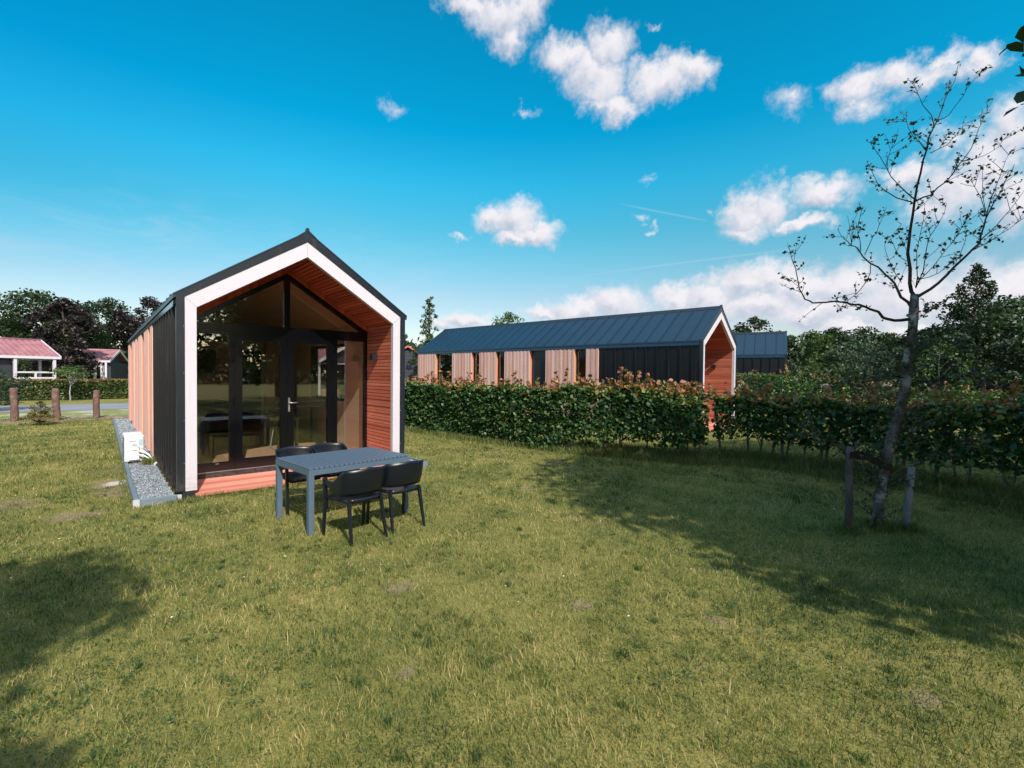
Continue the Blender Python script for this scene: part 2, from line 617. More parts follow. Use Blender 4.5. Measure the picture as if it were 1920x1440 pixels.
M = {}
M['white'] = simple('white_paint', (.53, .505, .575), .45, var=.03, nscale=2, bstr=.06, dirt=((.30, .25, .20), .55))
M['black'] = simple('anthracite_metal', (.011, .015, .024), .30, .0, var=.35, nscale=1.5, bstr=.02, spec=.7, rvar=.05, dirt=((.11, .095, .08), .5))
M['clad'] = simple('black_wall_steel', (.0055, .0058, .0085), .45, .0, var=.3, nscale=1.5, bstr=.02, spec=.35, rvar=.05, dirt=((.10, .085, .07), .45))
M['flash'] = simple('glossy_flashing', (.035, .056, .085), .16, 1.0, var=.2, nscale=2, bstr=.02, spec=1.0, rvar=.04)
M['frame'] = simple('window_frame_plastic', (.0015, .0017, .004), .20, var=.2, nscale=3, bstr=.02, spec=.65, rvar=.04)
M['plinth'] = simple('dark_plinth', (.01, .01, .012), .8)
M['porch'] = wood('porch_siding', [(.12, (.20, .040, .024)), (.45, (.44, .115, .068)), (.8, (.60, .20, .125))], 1, (2, .0619))
M['ceil'] = wood('porch_ceiling', [(.15, (.19, .034, .018)), (.5, (.40, .085, .042)), (.85, (.54, .15, .075))], 1, (0, .062))
M['panel'] = wood('weathered_larch', [(.1, (.36, .175, .14)), (.45, (.55, .30, .255)), (.8, (.66, .43, .38))], 2, (1, .095), grey=((.54, .39, .40), .35))
M['reveal'] = wood('fresh_larch', [(.1, (.34, .13, .07)), (.5, (.50, .22, .125)), (.85, (.60, .31, .19))], 2, (0, .2))
M['deckw'] = wood('deck_boards', [(.1, (.34, .10, .07)), (.5, (.55, .20, .145)), (.85, (.66, .31, .24))], 0, (1, .145), knots=False, rough=.6)
M['joist'] = wood('joist_wood', [(.1, (.22, .13, .09)), (.9, (.40, .27, .20))], 1, (0, .5), knots=False)
M['glass'] = mat_glass('window_glass')
M['inwall'] = wood('plywood_lining', [(.1, (.50, .37, .28)), (.9, (.66, .52, .42))], 2, (1, 1.2), knots=False, bstr=.05)
M['inceil'] = simple('brown_ceiling_boards', (.62, .40, .29), .7, var=.06)
M['infloor'] = wood('laminate_floor', [(.1, (.36, .23, .15)), (.9, (.58, .41, .29))], 1, (0, .2), knots=False, rough=.4)
M['kitchen'] = simple('dark_cabinet', (.012, .012, .014), .45)
M['worktop'] = simple('grey_worktop', (.10, .10, .11), .35)
M['steel'] = simple('brushed_steel', (.55, .56, .58), .3, .9, var=.05)
M['barwood'] = simple('dark_table_wood', (.09, .035, .022), .35)
M['mint'] = simple('pale_green_metal', (.28, .36, .32), .4)
M['acwhite'] = simple('white_enamel', (.74, .74, .77), .4, var=.05, bstr=.04)
M['acgrey'] = simple('grey_plastic', (.13, .14, .15), .5)
M['sticker'] = simple('pale_blue_sticker', (.30, .50, .58), .5)
M['edging'] = simple('concrete_edging', (.13, .17, .205), .8, var=.25, nscale=7, bstr=.3)
M['lightstone'] = simple('pale_kerb_stone', (.42, .44, .47), .8, var=.15)
M['tablem'] = simple('blue_grey_powder_coat', (.078, .122, .178), .42, var=.06, nscale=8, bstr=.05)
M['chairm'] = simple('black_polypropylene', (.0045, .0068, .013), .36, var=.15, nscale=20, bstr=.05, spec=.5, rvar=.04)
M['post'] = bark('debarked_pole', (.075, .042, .036), (.165, .098, .082), (.24, .17, .15), 9, .5)
M['stakem'] = bark('grey_stake', (.045, .036, .036), (.12, .10, .10), (.18, .17, .18), 8, .3)
M['stakel'] = bark('pale_weathered_stake', (.14, .13, .15), (.30, .29, .33), (.40, .40, .45), 10, .4)
M['strap'] = simple('black_rubber_strap', (.008, .008, .009), .7)
M['applebark'] = bark('lichened_bark', (.045, .032, .030), (.16, .13, .135), (.38, .40, .43), 13, .75)
M['twig'] = bark('dark_twig_bark', (.022, .016, .016), (.06, .042, .036), (.14, .09, .05), 14, .3)
M['bark'] = bark('tree_bark', (.035, .028, .022), (.10, .08, .065), (.14, .14, .11), 6, .3)
M['stem'] = bark('hedge_stem_bark', (.07, .06, .05), (.20, .18, .17), (.30, .29, .28), 14, .4)
M['tile'] = None
G = 'green'
M['hedge'] = leafmat('field_maple_leaves', [(0, (.018, .050, .018)), (.3, (.042, .108, .036)), (.54, (.092, .175, .046)), (.66, (.17, .22, .05)), (.78, (.27, .21, .07)), (.9, (.30, .12, .065)), (1, (.36, .14, .09))], .30, .45, 1.4, .14)
M['lefthedge'] = leafmat('clipped_hedge_leaves', [(0, (.028, .055, .018)), (.4, (.075, .12, .034)), (.62, (.15, .17, .05)), (.8, (.34, .18, .085)), (1, (.46, .19, .12))], .25, .45, 1.0, .15)
M['dark'] = leafmat('dark_green_leaves', [(0, (.010, .022, .009)), (.5, (.022, .045, .016)), (1, (.06, .095, .028))], .2, .5, .3, .3)
M['beech'] = leafmat('purple_beech_leaves', [(0, (.012, .008, .012)), (.5, (.026, .018, .022)), (1, (.045, .050, .030))], .2, .5, .3, .3)
M['mid'] = leafmat('mid_green_leaves', [(0, (.018, .042, .014)), (.5, (.045, .085, .024)), (1, (.11, .16, .045))], .3, .5, .3, .3)
M['light'] = leafmat('light_green_leaves', [(0, (.035, .07, .02)), (.5, (.08, .13, .035)), (1, (.17, .22, .07))], .35, .5, .5, .25)
M['blue'] = leafmat('grey_green_leaves', [(0, (.022, .042, .022)), (.5, (.05, .085, .045)), (1, (.11, .16, .09))], .3, .5, .4, .3)
M['appleleaf'] = leafmat('apple_leaves', [(0, (.024, .040, .020)), (.5, (.07, .095, .05)), (.85, (.14, .155, .09)), (1, (.22, .11, .05))], .3, .5, 2, .2)
M['conifer'] = leafmat('yellowing_conifer', [(0, (.07, .075, .02)), (.5, (.16, .14, .04)), (1, (.27, .19, .07))], .2, .7, 3, .3)
M['grassb'] = leafmat('grass_blades', [(0, (.027, .058, .020)), (.22, (.074, .122, .034)), (.45, (.185, .218, .060)), (.66, (.345, .322, .112)), (.84, (.52, .395, .205)), (1, (.55, .35, .215))], .35, .6, 1.0, .9)
M['tallg'] = leafmat('rank_grass', [(0, (.05, .08, .022)), (.5, (.13, .17, .045)), (.85, (.30, .28, .11)), (1, (.40, .30, .17))], .3, .6, 1, .3)
M['daisy'] = simple('white_petals', (.75, .75, .72), .6)


def lawn_mat():
    m_, T = newmat('lawn')
    ge = T.n('ShaderNodeNewGeometry')
    P_ = ge.outputs['Position']
    big = T.noise(P_, .35, 4, .55)
    mid = T.noise(P_, 1.9, 5, .65)
    mot = T.noise(P_, 11, 4, .7)
    fi = T.noise(P_, 60, 3, .7)
    f = T.m('ADD', T.m('MULTIPLY', big, .28), T.m('ADD', T.m('MULTIPLY', mid, .36), T.m('ADD', T.m('MULTIPLY', mot, .30), T.m('MULTIPLY', fi, .22))))
    c = T.ramp(f, [(.36, (.05, .07, .020)), (.50, (.125, .132, .036)), (.60, (.22, .203, .058)), (.72, (.32, .26, .10)), (.86, (.38, .28, .155))])
    dirt = T.rng(T.noise(P_, 1.15, 5, .6, .6), .66, .74)
    c = T.mix(T.m('MULTIPLY', dirt, .55), c, (.20, .125, .075, 1))
    # worn and dug places with ragged edges
    wob = T.vm('SCALE', T.vm('SUBTRACT', T.noise(P_, 3.5, 5, .7, out=1), (.5, .5, .5)), .55)
    Q = T.vm('MULTIPLY', T.vm('ADD', P_, wob), (1, 1, 0))
    f1 = None
    for (x, y, rr) in SOIL + [(p_[0], p_[1], p_[3] * .75) for p_ in PATCH]:
        d = T.rng(T.vm('LENGTH', T.vm('MULTIPLY', T.vm('SUBTRACT', Q, (x, y, 0)), (1 / rr, 1.25 / rr, 0)), out=1), .35, 1.25, 1, 0)
        f1 = d if f1 is None else T.m('MAXIMUM', f1, d)
    soil = T.ramp(T.m('ADD', T.m('MULTIPLY', mot, .6), T.m('MULTIPLY', fi, .4)), [(.35, (.15, .095, .065)), (.65, (.36, .26, .20))])
    c = T.mix(T.m('MULTIPLY', f1, .6), c, soil)
    sd = T.rng(T.vm('LENGTH', T.vm('MULTIPLY', T.vm('SUBTRACT', Q, (-6.24, 7.42, 0)), (6.0, 3.4, 0)), out=1), .45, 1.25, 1, 0)
    c = T.mix(sd, c, T.ramp(fi, [(.3, (.46, .39, .35)), (.7, (.66, .59, .55))]))
    h = T.m('ADD', mot, fi)
    finish(T, pbr(T, c, .9, 0, h, .7, .03, .15))
    return m_


def ground_sheet_mat(name, c1, c2, scale, patch=None, rough=.9, bstr=.4, bd=.01):
    m_, T = newmat(name)
    P_ = T.n('ShaderNodeNewGeometry').outputs['Position']
    n1 = T.noise(P_, scale, 5, .65)
    n2 = T.noise(P_, scale * 14, 2, .6)
    c = T.ramp(T.m('ADD', T.m('MULTIPLY', n1, .6), T.m('MULTIPLY', n2, .4)), [(.35, c1), (.65, c2)])
    if patch:
        c = T.mix(T.rng(T.noise(P_, patch[1], 4, .6), patch[2], patch[3]), c, tuple(patch[0]) + (1,))
    finish(T, pbr(T, c, rough, 0, n2, bstr, bd, .3))
    return m_



M['asphalt'] = ground_sheet_mat('asphalt', (.17, .175, .20), (.25, .255, .285), .8)
M['dirt'] = ground_sheet_mat('bare_soil', (.16, .095, .065), (.30, .20, .15), 3, ((.42, .34, .29), 2.2, .55, .65))
M['sand'] = ground_sheet_mat('pale_sand', (.48, .40, .36), (.62, .55, .52), 3)
M['gritty'] = ground_sheet_mat('gravelly_verge', (.26, .235, .18), (.46, .42, .39), 2.0, ((.19, .20, .055), .8, .40, .52))
M['field'] = ground_sheet_mat('hay_field', (.20, .185, .05), (.30, .26, .085), .3)
M['gravelbed'] = ground_sheet_mat('gravel_base', (.07, .08, .09), (.14, .15, .17), 20)


def gravel_mat():
    m_, T = newmat('split_stone')
    a = T.n('ShaderNodeAttribute', attribute_name='r')
    c = T.ramp(a.outputs['Fac'], [(0, (.08, .095, .115)), (.5, (.19, .22, .255)), (.9, (.32, .36, .40)), (1, (.46, .48, .52))])
    finish(T, pbr(T, c, .8))
    return m_


M['gravel'] = gravel_mat()


def roof_metal():
    m_, T = newmat('standing_seam_metal')
    co = obj_co(T)
    s_ = T.n('ShaderNodeSeparateXYZ')
    T.l(co, s_.inputs[0])
    wn = T.n('ShaderNodeTexWhiteNoise', noise_dimensions='1D')
    T.l(T.m('FLOOR', T.m('DIVIDE', T.m('SUBTRACT', s_.outputs[1], .43), .465)), wn.inputs['W'])
    n1 = T.noise(co, 1.2, 4, .6)
    n2 = T.noise(T.vm('MULTIPLY', co, (9, 3, 9)), 4, 4, .6)
    f = T.m('ADD', T.m('MULTIPLY_ADD', wn.outputs[0], .10, .80), T.m('MULTIPLY', n1, .25))
    c = T.vm('SCALE', (.007, .027, .054), f)
    rg = T.m('MULTIPLY_ADD', n2, .12, .30)
    finish(T, pbr(T, c, rg, 0, n1, .05, .02, .7))
    return m_


M['roof'] = roof_metal()


def tile_mat():
    m_, T = newmat('red_roof_tiles')
    co = obj_co(T)
    s_ = T.n('ShaderNodeSeparateXYZ')
    T.l(co, s_.inputs[0])
    n1 = T.noise(co, 1.5, 4, .6)
    c = T.ramp(n1, [(.3, (.25, .105, .125)), (.7, (.36, .17, .185))])
    finish(T, pbr(T, c, .55, 0, n1, .1, .01, .4))
    return m_


M['tile'] = tile_mat()
M['tilered'] = simple('bright_red_tiles', (.50, .12, .11), .6)
M['darkboard'] = simple('dark_weatherboard', (.022, .026, .038), .6, var=.2)

# ------------------------------------------------------------------ frames of reference
YAW = R(41.073)
CO = Vector((-4.5794, 6.4492, 0))
UX = Vector((math.cos(YAW), math.sin(YAW), 0))
VX = Vector((-math.sin(YAW), math.cos(YAW), 0))


def cab(u, v, z=0.0):
    return CO + UX * u + VX * v + Vector((0, 0, z))


def to_cab(x, y):
    dx, dy = x - CO.x, y - CO.y
    return dx * UX.x + dy * UX.y, dx * VX.x + dy * VX.y


# ------------------------------------------------------------------ ground
SOIL = [(-5.3, 5.75, .34), (.9, 9.5, .25), (.25, 7.3, .16), (-.9, 3.9, .13), (1.2, 9.0, .22), (-.35, 10.6, .35), (-6.6, 6.2, .4), (2.3, 2.6, .12), (-.6, 2.75, .07), (.55, 3.6, .08), (1.5, 3.4, .10)]
PATCH = [(-6.25, 7.45, .30, .55, .9), (-5.75, 6.9, .26, .6, .75), (-6.9, 8.6, .25, .8, .8), (-7.9, 10.2, .25, .8, .8)]
M['lawn'] = lawn_mat()


def sheet(name, pts, z, mat, label=None, kind='structure', wob=0.0, sub=1):
    """flat polygon sheet with an uneven outline"""
    out = []
    n = len(pts)
    for i in range(n):
        a, b = Vector(pts[i][:2]), Vector(pts[(i + 1) % n][:2])
        for k in range(sub):
            p_ = a.lerp(b, k / sub)
            out.append((p_.x + random.uniform(-wob, wob), p_.y + random.uniform(-wob, wob), z))
    mb = MB()
    mb.add(out, [tuple(range(len(out)))])
    o = mb.build(name, mat)
    if o.data.polygons[0].normal.z < 0:
        o.data.flip_normals()
    return tag(o, kind=kind)


sheet('lawn', [(-900, -600), (900, -600), (900, 1500), (-900, 1500)], 0.0, M['lawn'])
rp = [cab(-60, 20.6), cab(40, 20.6), cab(40, 25.6), cab(-60, 25.6)]
sheet('road', rp, .008, M['asphalt'])
sheet('field', [(-60, -26), (30, -26), (60, -90), (-120, -90)], .006, M['field'], wob=.6, sub=6)
sheet('verge', [cab(-7, 16.6), cab(1.0, 16.2), cab(2, 20.3), cab(-9, 20.4)], .004, M['gritty'], wob=.15, sub=8)
sheet('bare_soil', [cab(-6, 15.2), cab(-3.5, 14.6), cab(0, 14.6), cab(0.1, 15.7), cab(-3, 16.2), cab(-6, 16.1)], .009, M['dirt'], wob=.12, sub=7)


# ------------------------------------------------------------------ the cabins
W, L, HE, HR = 3.452, 13.79, 2.831, 4.0
Z0, B, HW, HA, C_, HI, HIA, DD = .114, .098, 2.804, 3.855, .2346, 2.671, 3.620, 1.106
HW2 = HE - .045
prof = lambda e, ze, za, z0=Z0: [(e, z0), (e, ze), (W / 2, za), (W - e, ze), (W - e, z0)]
SL = (HR - HE) / (W / 2)          # roof slope
ANG = math.atan(SL)
PANELS = [(12.44, 13.79), (9.98, 11.27), (8.52, 9.51), (6.70, 8.04), (4.59, 5.91), (3.58, 4.09)]
GAPS = [(11.27, 12.44, 'w'), (9.51, 9.98, 'w'), (8.04, 8.52, 'h'), (5.91, 6.70, 'd'), (4.09, 4.59, 'w')]
ZT = 2.665


def window(root, a, b, axis='u', name='window'):
    """framed pane lying in the plane u = const or v = const between two corners"""
    fb = MB()
    t = .055
    (u0, v0, z0), (u1, v1, z1) = a, b
    if axis == 'u':
        fb.box((u0, v0, z0), (u1, v1, z0 + t))
        fb.box((u0, v0, z1 - t), (u1, v1, z1))
        fb.box((u0, v0, z0 + t), (u1, v0 + t, z1 - t))
        fb.box((u0, v1 - t, z0 + t), (u1, v1, z1 - t))
        f = fb.build(name, M['frame'], root)
        um = (u0 + u1) / 2
        MB().box((um - .006, v0 + t, z0 + t), (um + .006, v1 - t, z1 - t)).build('pane', M['glass'], f)
    return f


def build_cabin():
    root = empty('cabin')
    # floor box, plinth
    MB().box((.06, DD, .03), (W - .06, L - .05, Z0)).build('plinth', M['plinth'], root)
    fl = MB()
    fl.box((.13, DD + .12, Z0), (W - .13, L - .1, .150))
    fl.build('floor', M['infloor'], root)
    # ---- left wall: dark ribbed steel section
    mb = MB()
    mb.box((.012, .10, Z0 - .03), (.10, 3.58, ZT))
    v = .30
    while v < 3.54:
        mb.add([(.012, v - .024, Z0 - .03), (-.030, v - .012, Z0 - .03), (-.030, v + .012, Z0 - .03), (.012, v + .024, Z0 - .03),
                (.012, v - .024, ZT), (-.030, v - .012, ZT), (-.030, v + .012, ZT), (.012, v + .024, ZT)],
               [(0, 4, 5, 1), (1, 5, 6, 2), (2, 6, 7, 3), (0, 1, 2, 3), (4, 7, 6, 5)])
        v += .375
    mb.build('steel_cladding', M['clad'], root)
    # ---- left wall: timber panels between tall windows
    for (a, b) in PANELS:
        pm = MB()
        w_ = .095
        n = max(1, round((b - a) / w_))
        st = (b - a) / n
        for i in range(n):
            d = .0 if i % 2 == 0 else .010
            pm.box((-.028 + d, a + i * st + .002, Z0 - .02), (-.004, a + (i + 1) * st - .002, ZT))
        p_ = pm.build('timber_panel', M['panel'], root)
        MB().box((-.004, a + .002, Z0 - .02), (.155, a + .030, ZT)).build('reveal', M['reveal'], p_)
        MB().box((-.004, b - .030, Z0 - .02), (.155, b - .002, ZT)).build('reveal', M['reveal'], p_)
    core = MB()
    for (a, b) in PANELS:
        core.box((.02, a + .031, Z0), (.16, b - .031, ZT))
    core.box((.10, 1.35, Z0), (.16, 3.585, ZT))
    core.box((.02, .10, ZT), (.16, L - .02, HE - .05))
    core.build('wall_core', M['inwall'], root)
    for (a, b, k) in GAPS:
        if k == 'd':
            dm = MB()
            dm.box((.13, a + .002, Z0), (.16, b - .002, ZT))
            for z in (.9, 1.7):
                dm.box((.118, a + .05, z - .32), (.13, b - .05, z + .32))
            dm.build('door', M['black'], root)
        elif k == 'h':
            MB().box((.10, a, Z0), (.16, b, 1.55)).build('wall_panel', M['black'], root)
            window(root, (.10, a + .002, 1.552), (.15, b - .002, ZT - .002))
        else:
            window(root, (.10, a + .002, Z0 + .02), (.15, b - .002, ZT - .002))
    # ---- right wall with the casement opening at v 2.30..4.57, z 1.15..2.40
    rw = MB()
    V0, V1, ZA, ZB = 2.30, 4.57, 1.15, 2.42
    for (a, b, c, d) in ((DD + .02, V0, Z0, HE - .06), (V1, L - .02, Z0, HE - .06), (V0, V1, Z0, ZA), (V0, V1, ZB, HE - .06)):
        rw.box((W - .20, a, c), (W - .05, b, d))
    rw.build('wall', M['inwall'], root)
    rc = MB()
    for (a, b, c, d) in ((.10, V0, Z0 - .03, ZT + .05), (V1, L, Z0 - .03, ZT + .05), (V0, V1, Z0 - .03, ZA), (V0, V1, ZB, ZT + .05)):
        rc.box((W - .05, a, c), (W - .012, b, d))
    rc.build('steel_cladding', M['clad'], root)
    f = window(root, (W - .19, V0, ZA), (W - .06, 3.44, ZB))
    window(root, (W - .19, 3.44, ZA), (W - .06, V1, ZB))
    # ---- back gable wall
    MB().prism([(.05, Z0), (.05, HE - .06), (W / 2, HR - .09), (W - .05, HE - .06), (W - .05, Z0)], L - .08, L).build('back_wall', M['black'], root)
    # ---- gable trim: dark casing, white fascia
    A = prof(0, HE, HR)
    Bp = prof(B, HW2, HR - (HE - HW2) - .145 + .045)
    Bp = [(B, Z0), (B, HW), (W / 2, HA), (W - B, HW), (W - B, Z0)]
    Cp = [(C_, Z0), (C_, HI), (W / 2, HIA), (W - C_, HI), (W - C_, Z0)]
    MB().quads(A, Bp, 0.0, .09).build('steel_trim', M['black'], root)
    wf = MB().quads(Bp, Cp, 0.006, .09)
    wf.build('white_fascia', M['white'], root)
    for (p_, q) in (((B, HW), (C_, HI)), ((W - B, HW), (W - C_, HI)), ((W / 2, HA), (W / 2, HIA))):
        d_ = Vector((q[0] - p_[0], 0, q[1] - p_[1])).normalized().cross(Vector((0, 1, 0))) * .0016
        MB().prism([(p_[0] - d_.x, p_[1] - d_.z), (q[0] - d_.x, q[1] - d_.z), (q[0] + d_.x, q[1] + d_.z), (p_[0] + d_.x, p_[1] + d_.z)], .0052, .0062).build('fascia_joint', M['acgrey'], root)
    # screws
    for zz in (.5, 1.1, 1.75, 2.4):
        for xx in (.085, W - .085):
            MB().tube([(xx, -.004, zz), (xx, 0.0, zz)], .006, 6).build('screw', M['steel'], root)
    # ---- porch lining: side walls and ceiling of narrow boards
    for side in (0, 1):
        mb = MB()
        n = 41
        hh = (HI - .06) / n
        for i in range(n):
            z = .062 + i * hh
            if side == 0:
                mb.box((C_ - .03, .09, z + .005), (C_, DD + .02, z + hh - .005))
            else:
                mb.box((W - C_, .09, z + .005), (W - C_ + .03, DD + .02, z + hh - .005))
        x0, x1 = (B + .0, C_ - .03) if side == 0 else (W - C_ + .03, W - B)
        mb.box((x0, .09, .06), (x1, DD + .02, HI))
        mb.build('porch_siding', M['porch'], root)
    for side in (0, 1):
        mb = MB()
        n = 27
        x0 = C_
        for i in range(n):
            a = x0 + (W / 2 - x0) * i / n + .0075
            b = x0 + (W / 2 - x0) * (i + 1) / n - .0075
            za = HI + (HIA - HI) * (a - x0) / (W / 2 - x0)
            zb = HI + (HIA - HI) * (b - x0) / (W / 2 - x0)
            q = [(a, za), (b, zb), (b, zb + .03), (a, za + .03)]
            if side:
                q = [(W - x, z) for x, z in q]
            mb.prism(q, .09, DD + .02)
        q = [(C_, HI + .03), (W / 2, HIA + .03), (W / 2, HIA + .06), (C_, HI + .06)]
        if side:
            q = [(W - x, z) for x, z in q]
        mb.prism(q, .09, DD + .02)
        mb.build('porch_ceiling', M['ceil'], root)
    # ceiling batten against the glazing
    K1 = [(C_, HI), (W / 2, HIA), (W - C_, HI)]
    K2 = [(C_, HI - .085), (W / 2, HIA - .085), (W - C_, HI - .085)]
    MB().quads(K1, K2, DD - .055, DD).build('batten', M['ceil'], root)
    # ---- glazed front
    g = empty('glazed_front')
    g.parent = root
    y0, y1 = DD, DD + .07
    uL, uR = C_, W - C_
    fb = MB()
    fb.box((uL, y0 - .012, 2.45), (uR, y1, 2.575))
    s_ = (HIA - HI) / (W / 2 - C_)
    F1_ = [(C_, HI - .085), (W / 2, HIA - .085), (W - C_, HI - .085)]
    F2_ = [(C_, HI - .085 - .10), (W / 2, HIA - .085 - .10), (W - C_, HI - .085 - .10)]
    fb.quads(F1_, F2_, y0, y1)
    fb.box((1.679, y0 - .004, 2.575), (1.777, y1, 3.44))
    fb.box((uL, y0, .15), (uL + .055, y1, 2.45))
    fb.box((uR - .060, y0, .15), (uR, y1, 2.45))
    fb.box((.828, y0, .15), (.905, y1, 2.45))
    fb.box((W - .905, y0, .15), (W - .828, y1, 2.45))
    for (a, b) in ((uL + .055, .828), (W - .828, uR - .060)):
        fb.box((a, y0, .15), (b, y1, .285))
        fb.box((a, y0, 2.395), (b, y1, 2.45))
    fb.box((.905, y0, 2.405), (W - .905, y1, 2.45))
    # drain slots
    fb.build('frame', M['frame'], g)
    th = MB()
    th.box((uL, y0 - .05, .062), (uR, y1, .100))
    th.box((uL, y0 - .028, .100), (uR, y1, .141))
    th.build('threshold', M['black'], g)
    MB().box((uL, y0 - .034, .1415), (uR, y1, .150)).build('sill', M['steel'], g)
    for xx in (.63, 2.9):
        MB().box((xx, y0 - .0035, .262), (xx + .045, y0, .272)).build('drain_cap', M['steel'], g)
    # fixed panes
    for (a, b) in ((uL + .055, .828), (W - .828, uR - .060)):
        MB().box((a, y0 + .03, .285), (b, y0 + .042, 2.395)).build('pane', M['glass'], g)
    xg = lambda x: HI - .185 + s_ * (min(x, W - x) - C_)
    for (a, b) in ((C_ + (2.575 - HI + .185) / s_, 1.679), (1.777, W - C_ - (2.575 - HI + .185) / s_)):
        if a < 1.5:
            poly = [(a, 2.575), (b, 2.575), (b, xg(b))]
        else:
            poly = [(a, 2.575), (b, 2.575), (a, xg(a))]
        MB().prism(poly, y0 + .03, y0 + .042).build('pane', M['glass'], g)
    # doors are parts of the cabin with their own pane, hinges, handle
    for k, (a, b) in enumerate(((.907, 1.724), (1.728, W - .907))):
        d = MB()
        t = .103
        zA, zB = .152, 2.403
        yy0, yy1 = y0 - .008, y1 - .01
        d.box((a, yy0, zA), (b, yy1, zA + .16))
        d.box((a, yy0, zB - t), (b, yy1, zB))
        d.box((a, yy0, zA + .16), (a + t, yy1, zB - t))
        d.box((b - t, yy0, zA + .16), (b, yy1, zB - t))
        # slim glazing bead, a step in the profile
        for (p_, q) in (((a + t, zA + .16), (a + t + .012, zB - t)), ((b - t - .012, zA + .16), (b - t, zB - t))):
            d.box((p_[0], yy0 + .012, p_[1]), (q[0], yy1, q[1]))
        door = d.build('door', M['frame'], root)
        MB().box((a + t + .012, y0 + .02, zA + .16), (b - t - .012, y0 + .032, zB - t)).build('pane', M['glass'], door)
        hx = a - .004 if k == 0 else b + .004
        for zz in (.45, 1.28, 1.98, 2.22):
            hm = MB()
            hm.box((hx - .03, yy0 - .020, zz - .045), (hx + .03, yy0, zz - .012), bev=.004)
            hm.box((hx - .012, yy0 - .028, zz - .055), (hx + .012, yy0, zz + .055), bev=.004)
            hm.build('hinge', M['frame'], door)
        if k == 1:
            hm = MB()
            cx = a + .028
            hm.box((cx - .018, yy0 - .010, 1.075), (cx + .018, yy0, 1.325), bev=.005)
            hm.tube([(cx, yy0 - .01, 1.235), (cx, yy0 - .055, 1.235), (cx + .02, yy0 - .06, 1.235), (cx + .135, yy0 - .056, 1.238)], .010, 8)
            hm.tube([(cx, yy0 - .01, 1.13), (cx, yy0 - .016, 1.13)], .010, 8)
            hm.build('handle', M['steel'], door)
    # ---- deck
    dk = MB()
    yb = -.055
    for i in range(8):
        dk.box((C_ - .02, yb + i * .145, .030), (W - C_ + .02, yb + (i + 1) * .145 - .006, .057), bev=.002)
    deck = dk.build('deck', M['deckw'], root)
    jm = MB()
    for i in range(8):
        x = C_ + .02 + i * (W - 2 * C_ - .09) / 7
        jm.box((x, -.045, -.02), (x + .05, DD, .0297))
    jm.build('joist', M['joist'], deck)
    # ---- wall lamp
    lm = MB()
    lm.box((W - C_ - .11, .63, 2.02), (W - C_, .76, 2.145), bev=.003)
    lm.build('wall_lamp', M['black'], root)
    # ---- roof
    rf = MB()
    for side in (0, 1):
        th_ = .05
        e = .035
        pl = [(-e, HE - e * SL), (W / 2, HR), (W / 2, HR - th_), (-e, HE - e * SL - th_)]
        lift = .012
        pl = [(x, z + lift) for x, z in pl]
        if side:
            pl = [(W - x, z) for x, z in pl]
        rf.prism(pl, .002, L + .03)
        v = .43
        while v < L:
            q = [(-e, HE - e * SL + lift), (W / 2 - .05, HR + lift - .05 * SL), (W / 2 - .05, HR + lift - .05 * SL + .048), (-e, HE - e * SL + lift + .044)]
            if side:
                q = [(W - x, z) for x, z in q]
            rf.prism(q, v - .014, v + .014)
            v += .4655
        # verge strip
        q = [(-e, HE - e * SL + lift), (W / 2, HR + lift), (W / 2, HR + lift + .02), (-e, HE - e * SL + lift + .02)]
        if side:
            q = [(W - x, z) for x, z in q]
        rf.prism(q, -.008, .12)
        rf.prism(q, L - .09, L + .035)
    roof = rf.build('roof', M['roof'], root)
    rc = MB()
    for side in (0, 1):
        q = [(W / 2 - .13, HR - .13 * SL + .034), (W / 2, HR + .052), (W / 2, HR + .036), (W / 2 - .13, HR - .13 * SL + .016)]
        if side:
            q = [(W - x, z) for x, z in q]
        rc.prism(q, -.012, L + .04)
    rc.box((W / 2 - .02, -.016, HR + .02), (W / 2 + .02, .06, HR + .075))
    rc.build('ridge_cap', M['black'], roof)
    em = MB()
    for side in (0, 1):
        x0, x1 = (-.030, -.018)
        q = [(x0, ZT + .002), (x1, ZT + .002), (x1, HE - .075), (x0 + .008, HE - .075)]
        if side:
            q = [(W - x, z) for x, z in q]
        em.prism(q, .092, L)
        q = [(x1, ZT + .002), (.11, ZT + .002), (.11, ZT + .014), (x1, ZT + .014)]
        if side:
            q = [(W - x, z) for x, z in q]
        em.prism(q, .092, L)
    em.build('eave_flashing', M['flash'], root)
    # inner ceiling lining
    ic = MB()
    for side in (0, 1):
        q = [(.16, HE - .14 + .16 * SL - .02), (W / 2, HR - .14), (W / 2, HR - .10), (.16, HE - .10 + .16 * SL - .02)]
        if side:
            q = [(W - x, z) for x, z in q]
        ic.prism(q, DD + .025, L - .1)
    ic.build('ceiling_lining', M['inceil'], root)
    # base strip with pale corner stubs
    MB().box((0, .0, -.01), (.055, .05, .075)).build('corner_stub', M['lightstone'], root)
    MB().box((W - .055, .0, -.01), (W, .05, .075)).build('corner_stub', M['lightstone'], root)
    MB().box((.065, .012, .0), (C_ - .03, .05, .105)).build('base_board', M['plinth'], root)
    MB().box((W - C_ + .03, .012, .0), (W - .065, .05, .105)).build('base_board', M['plinth'], root)
    return root


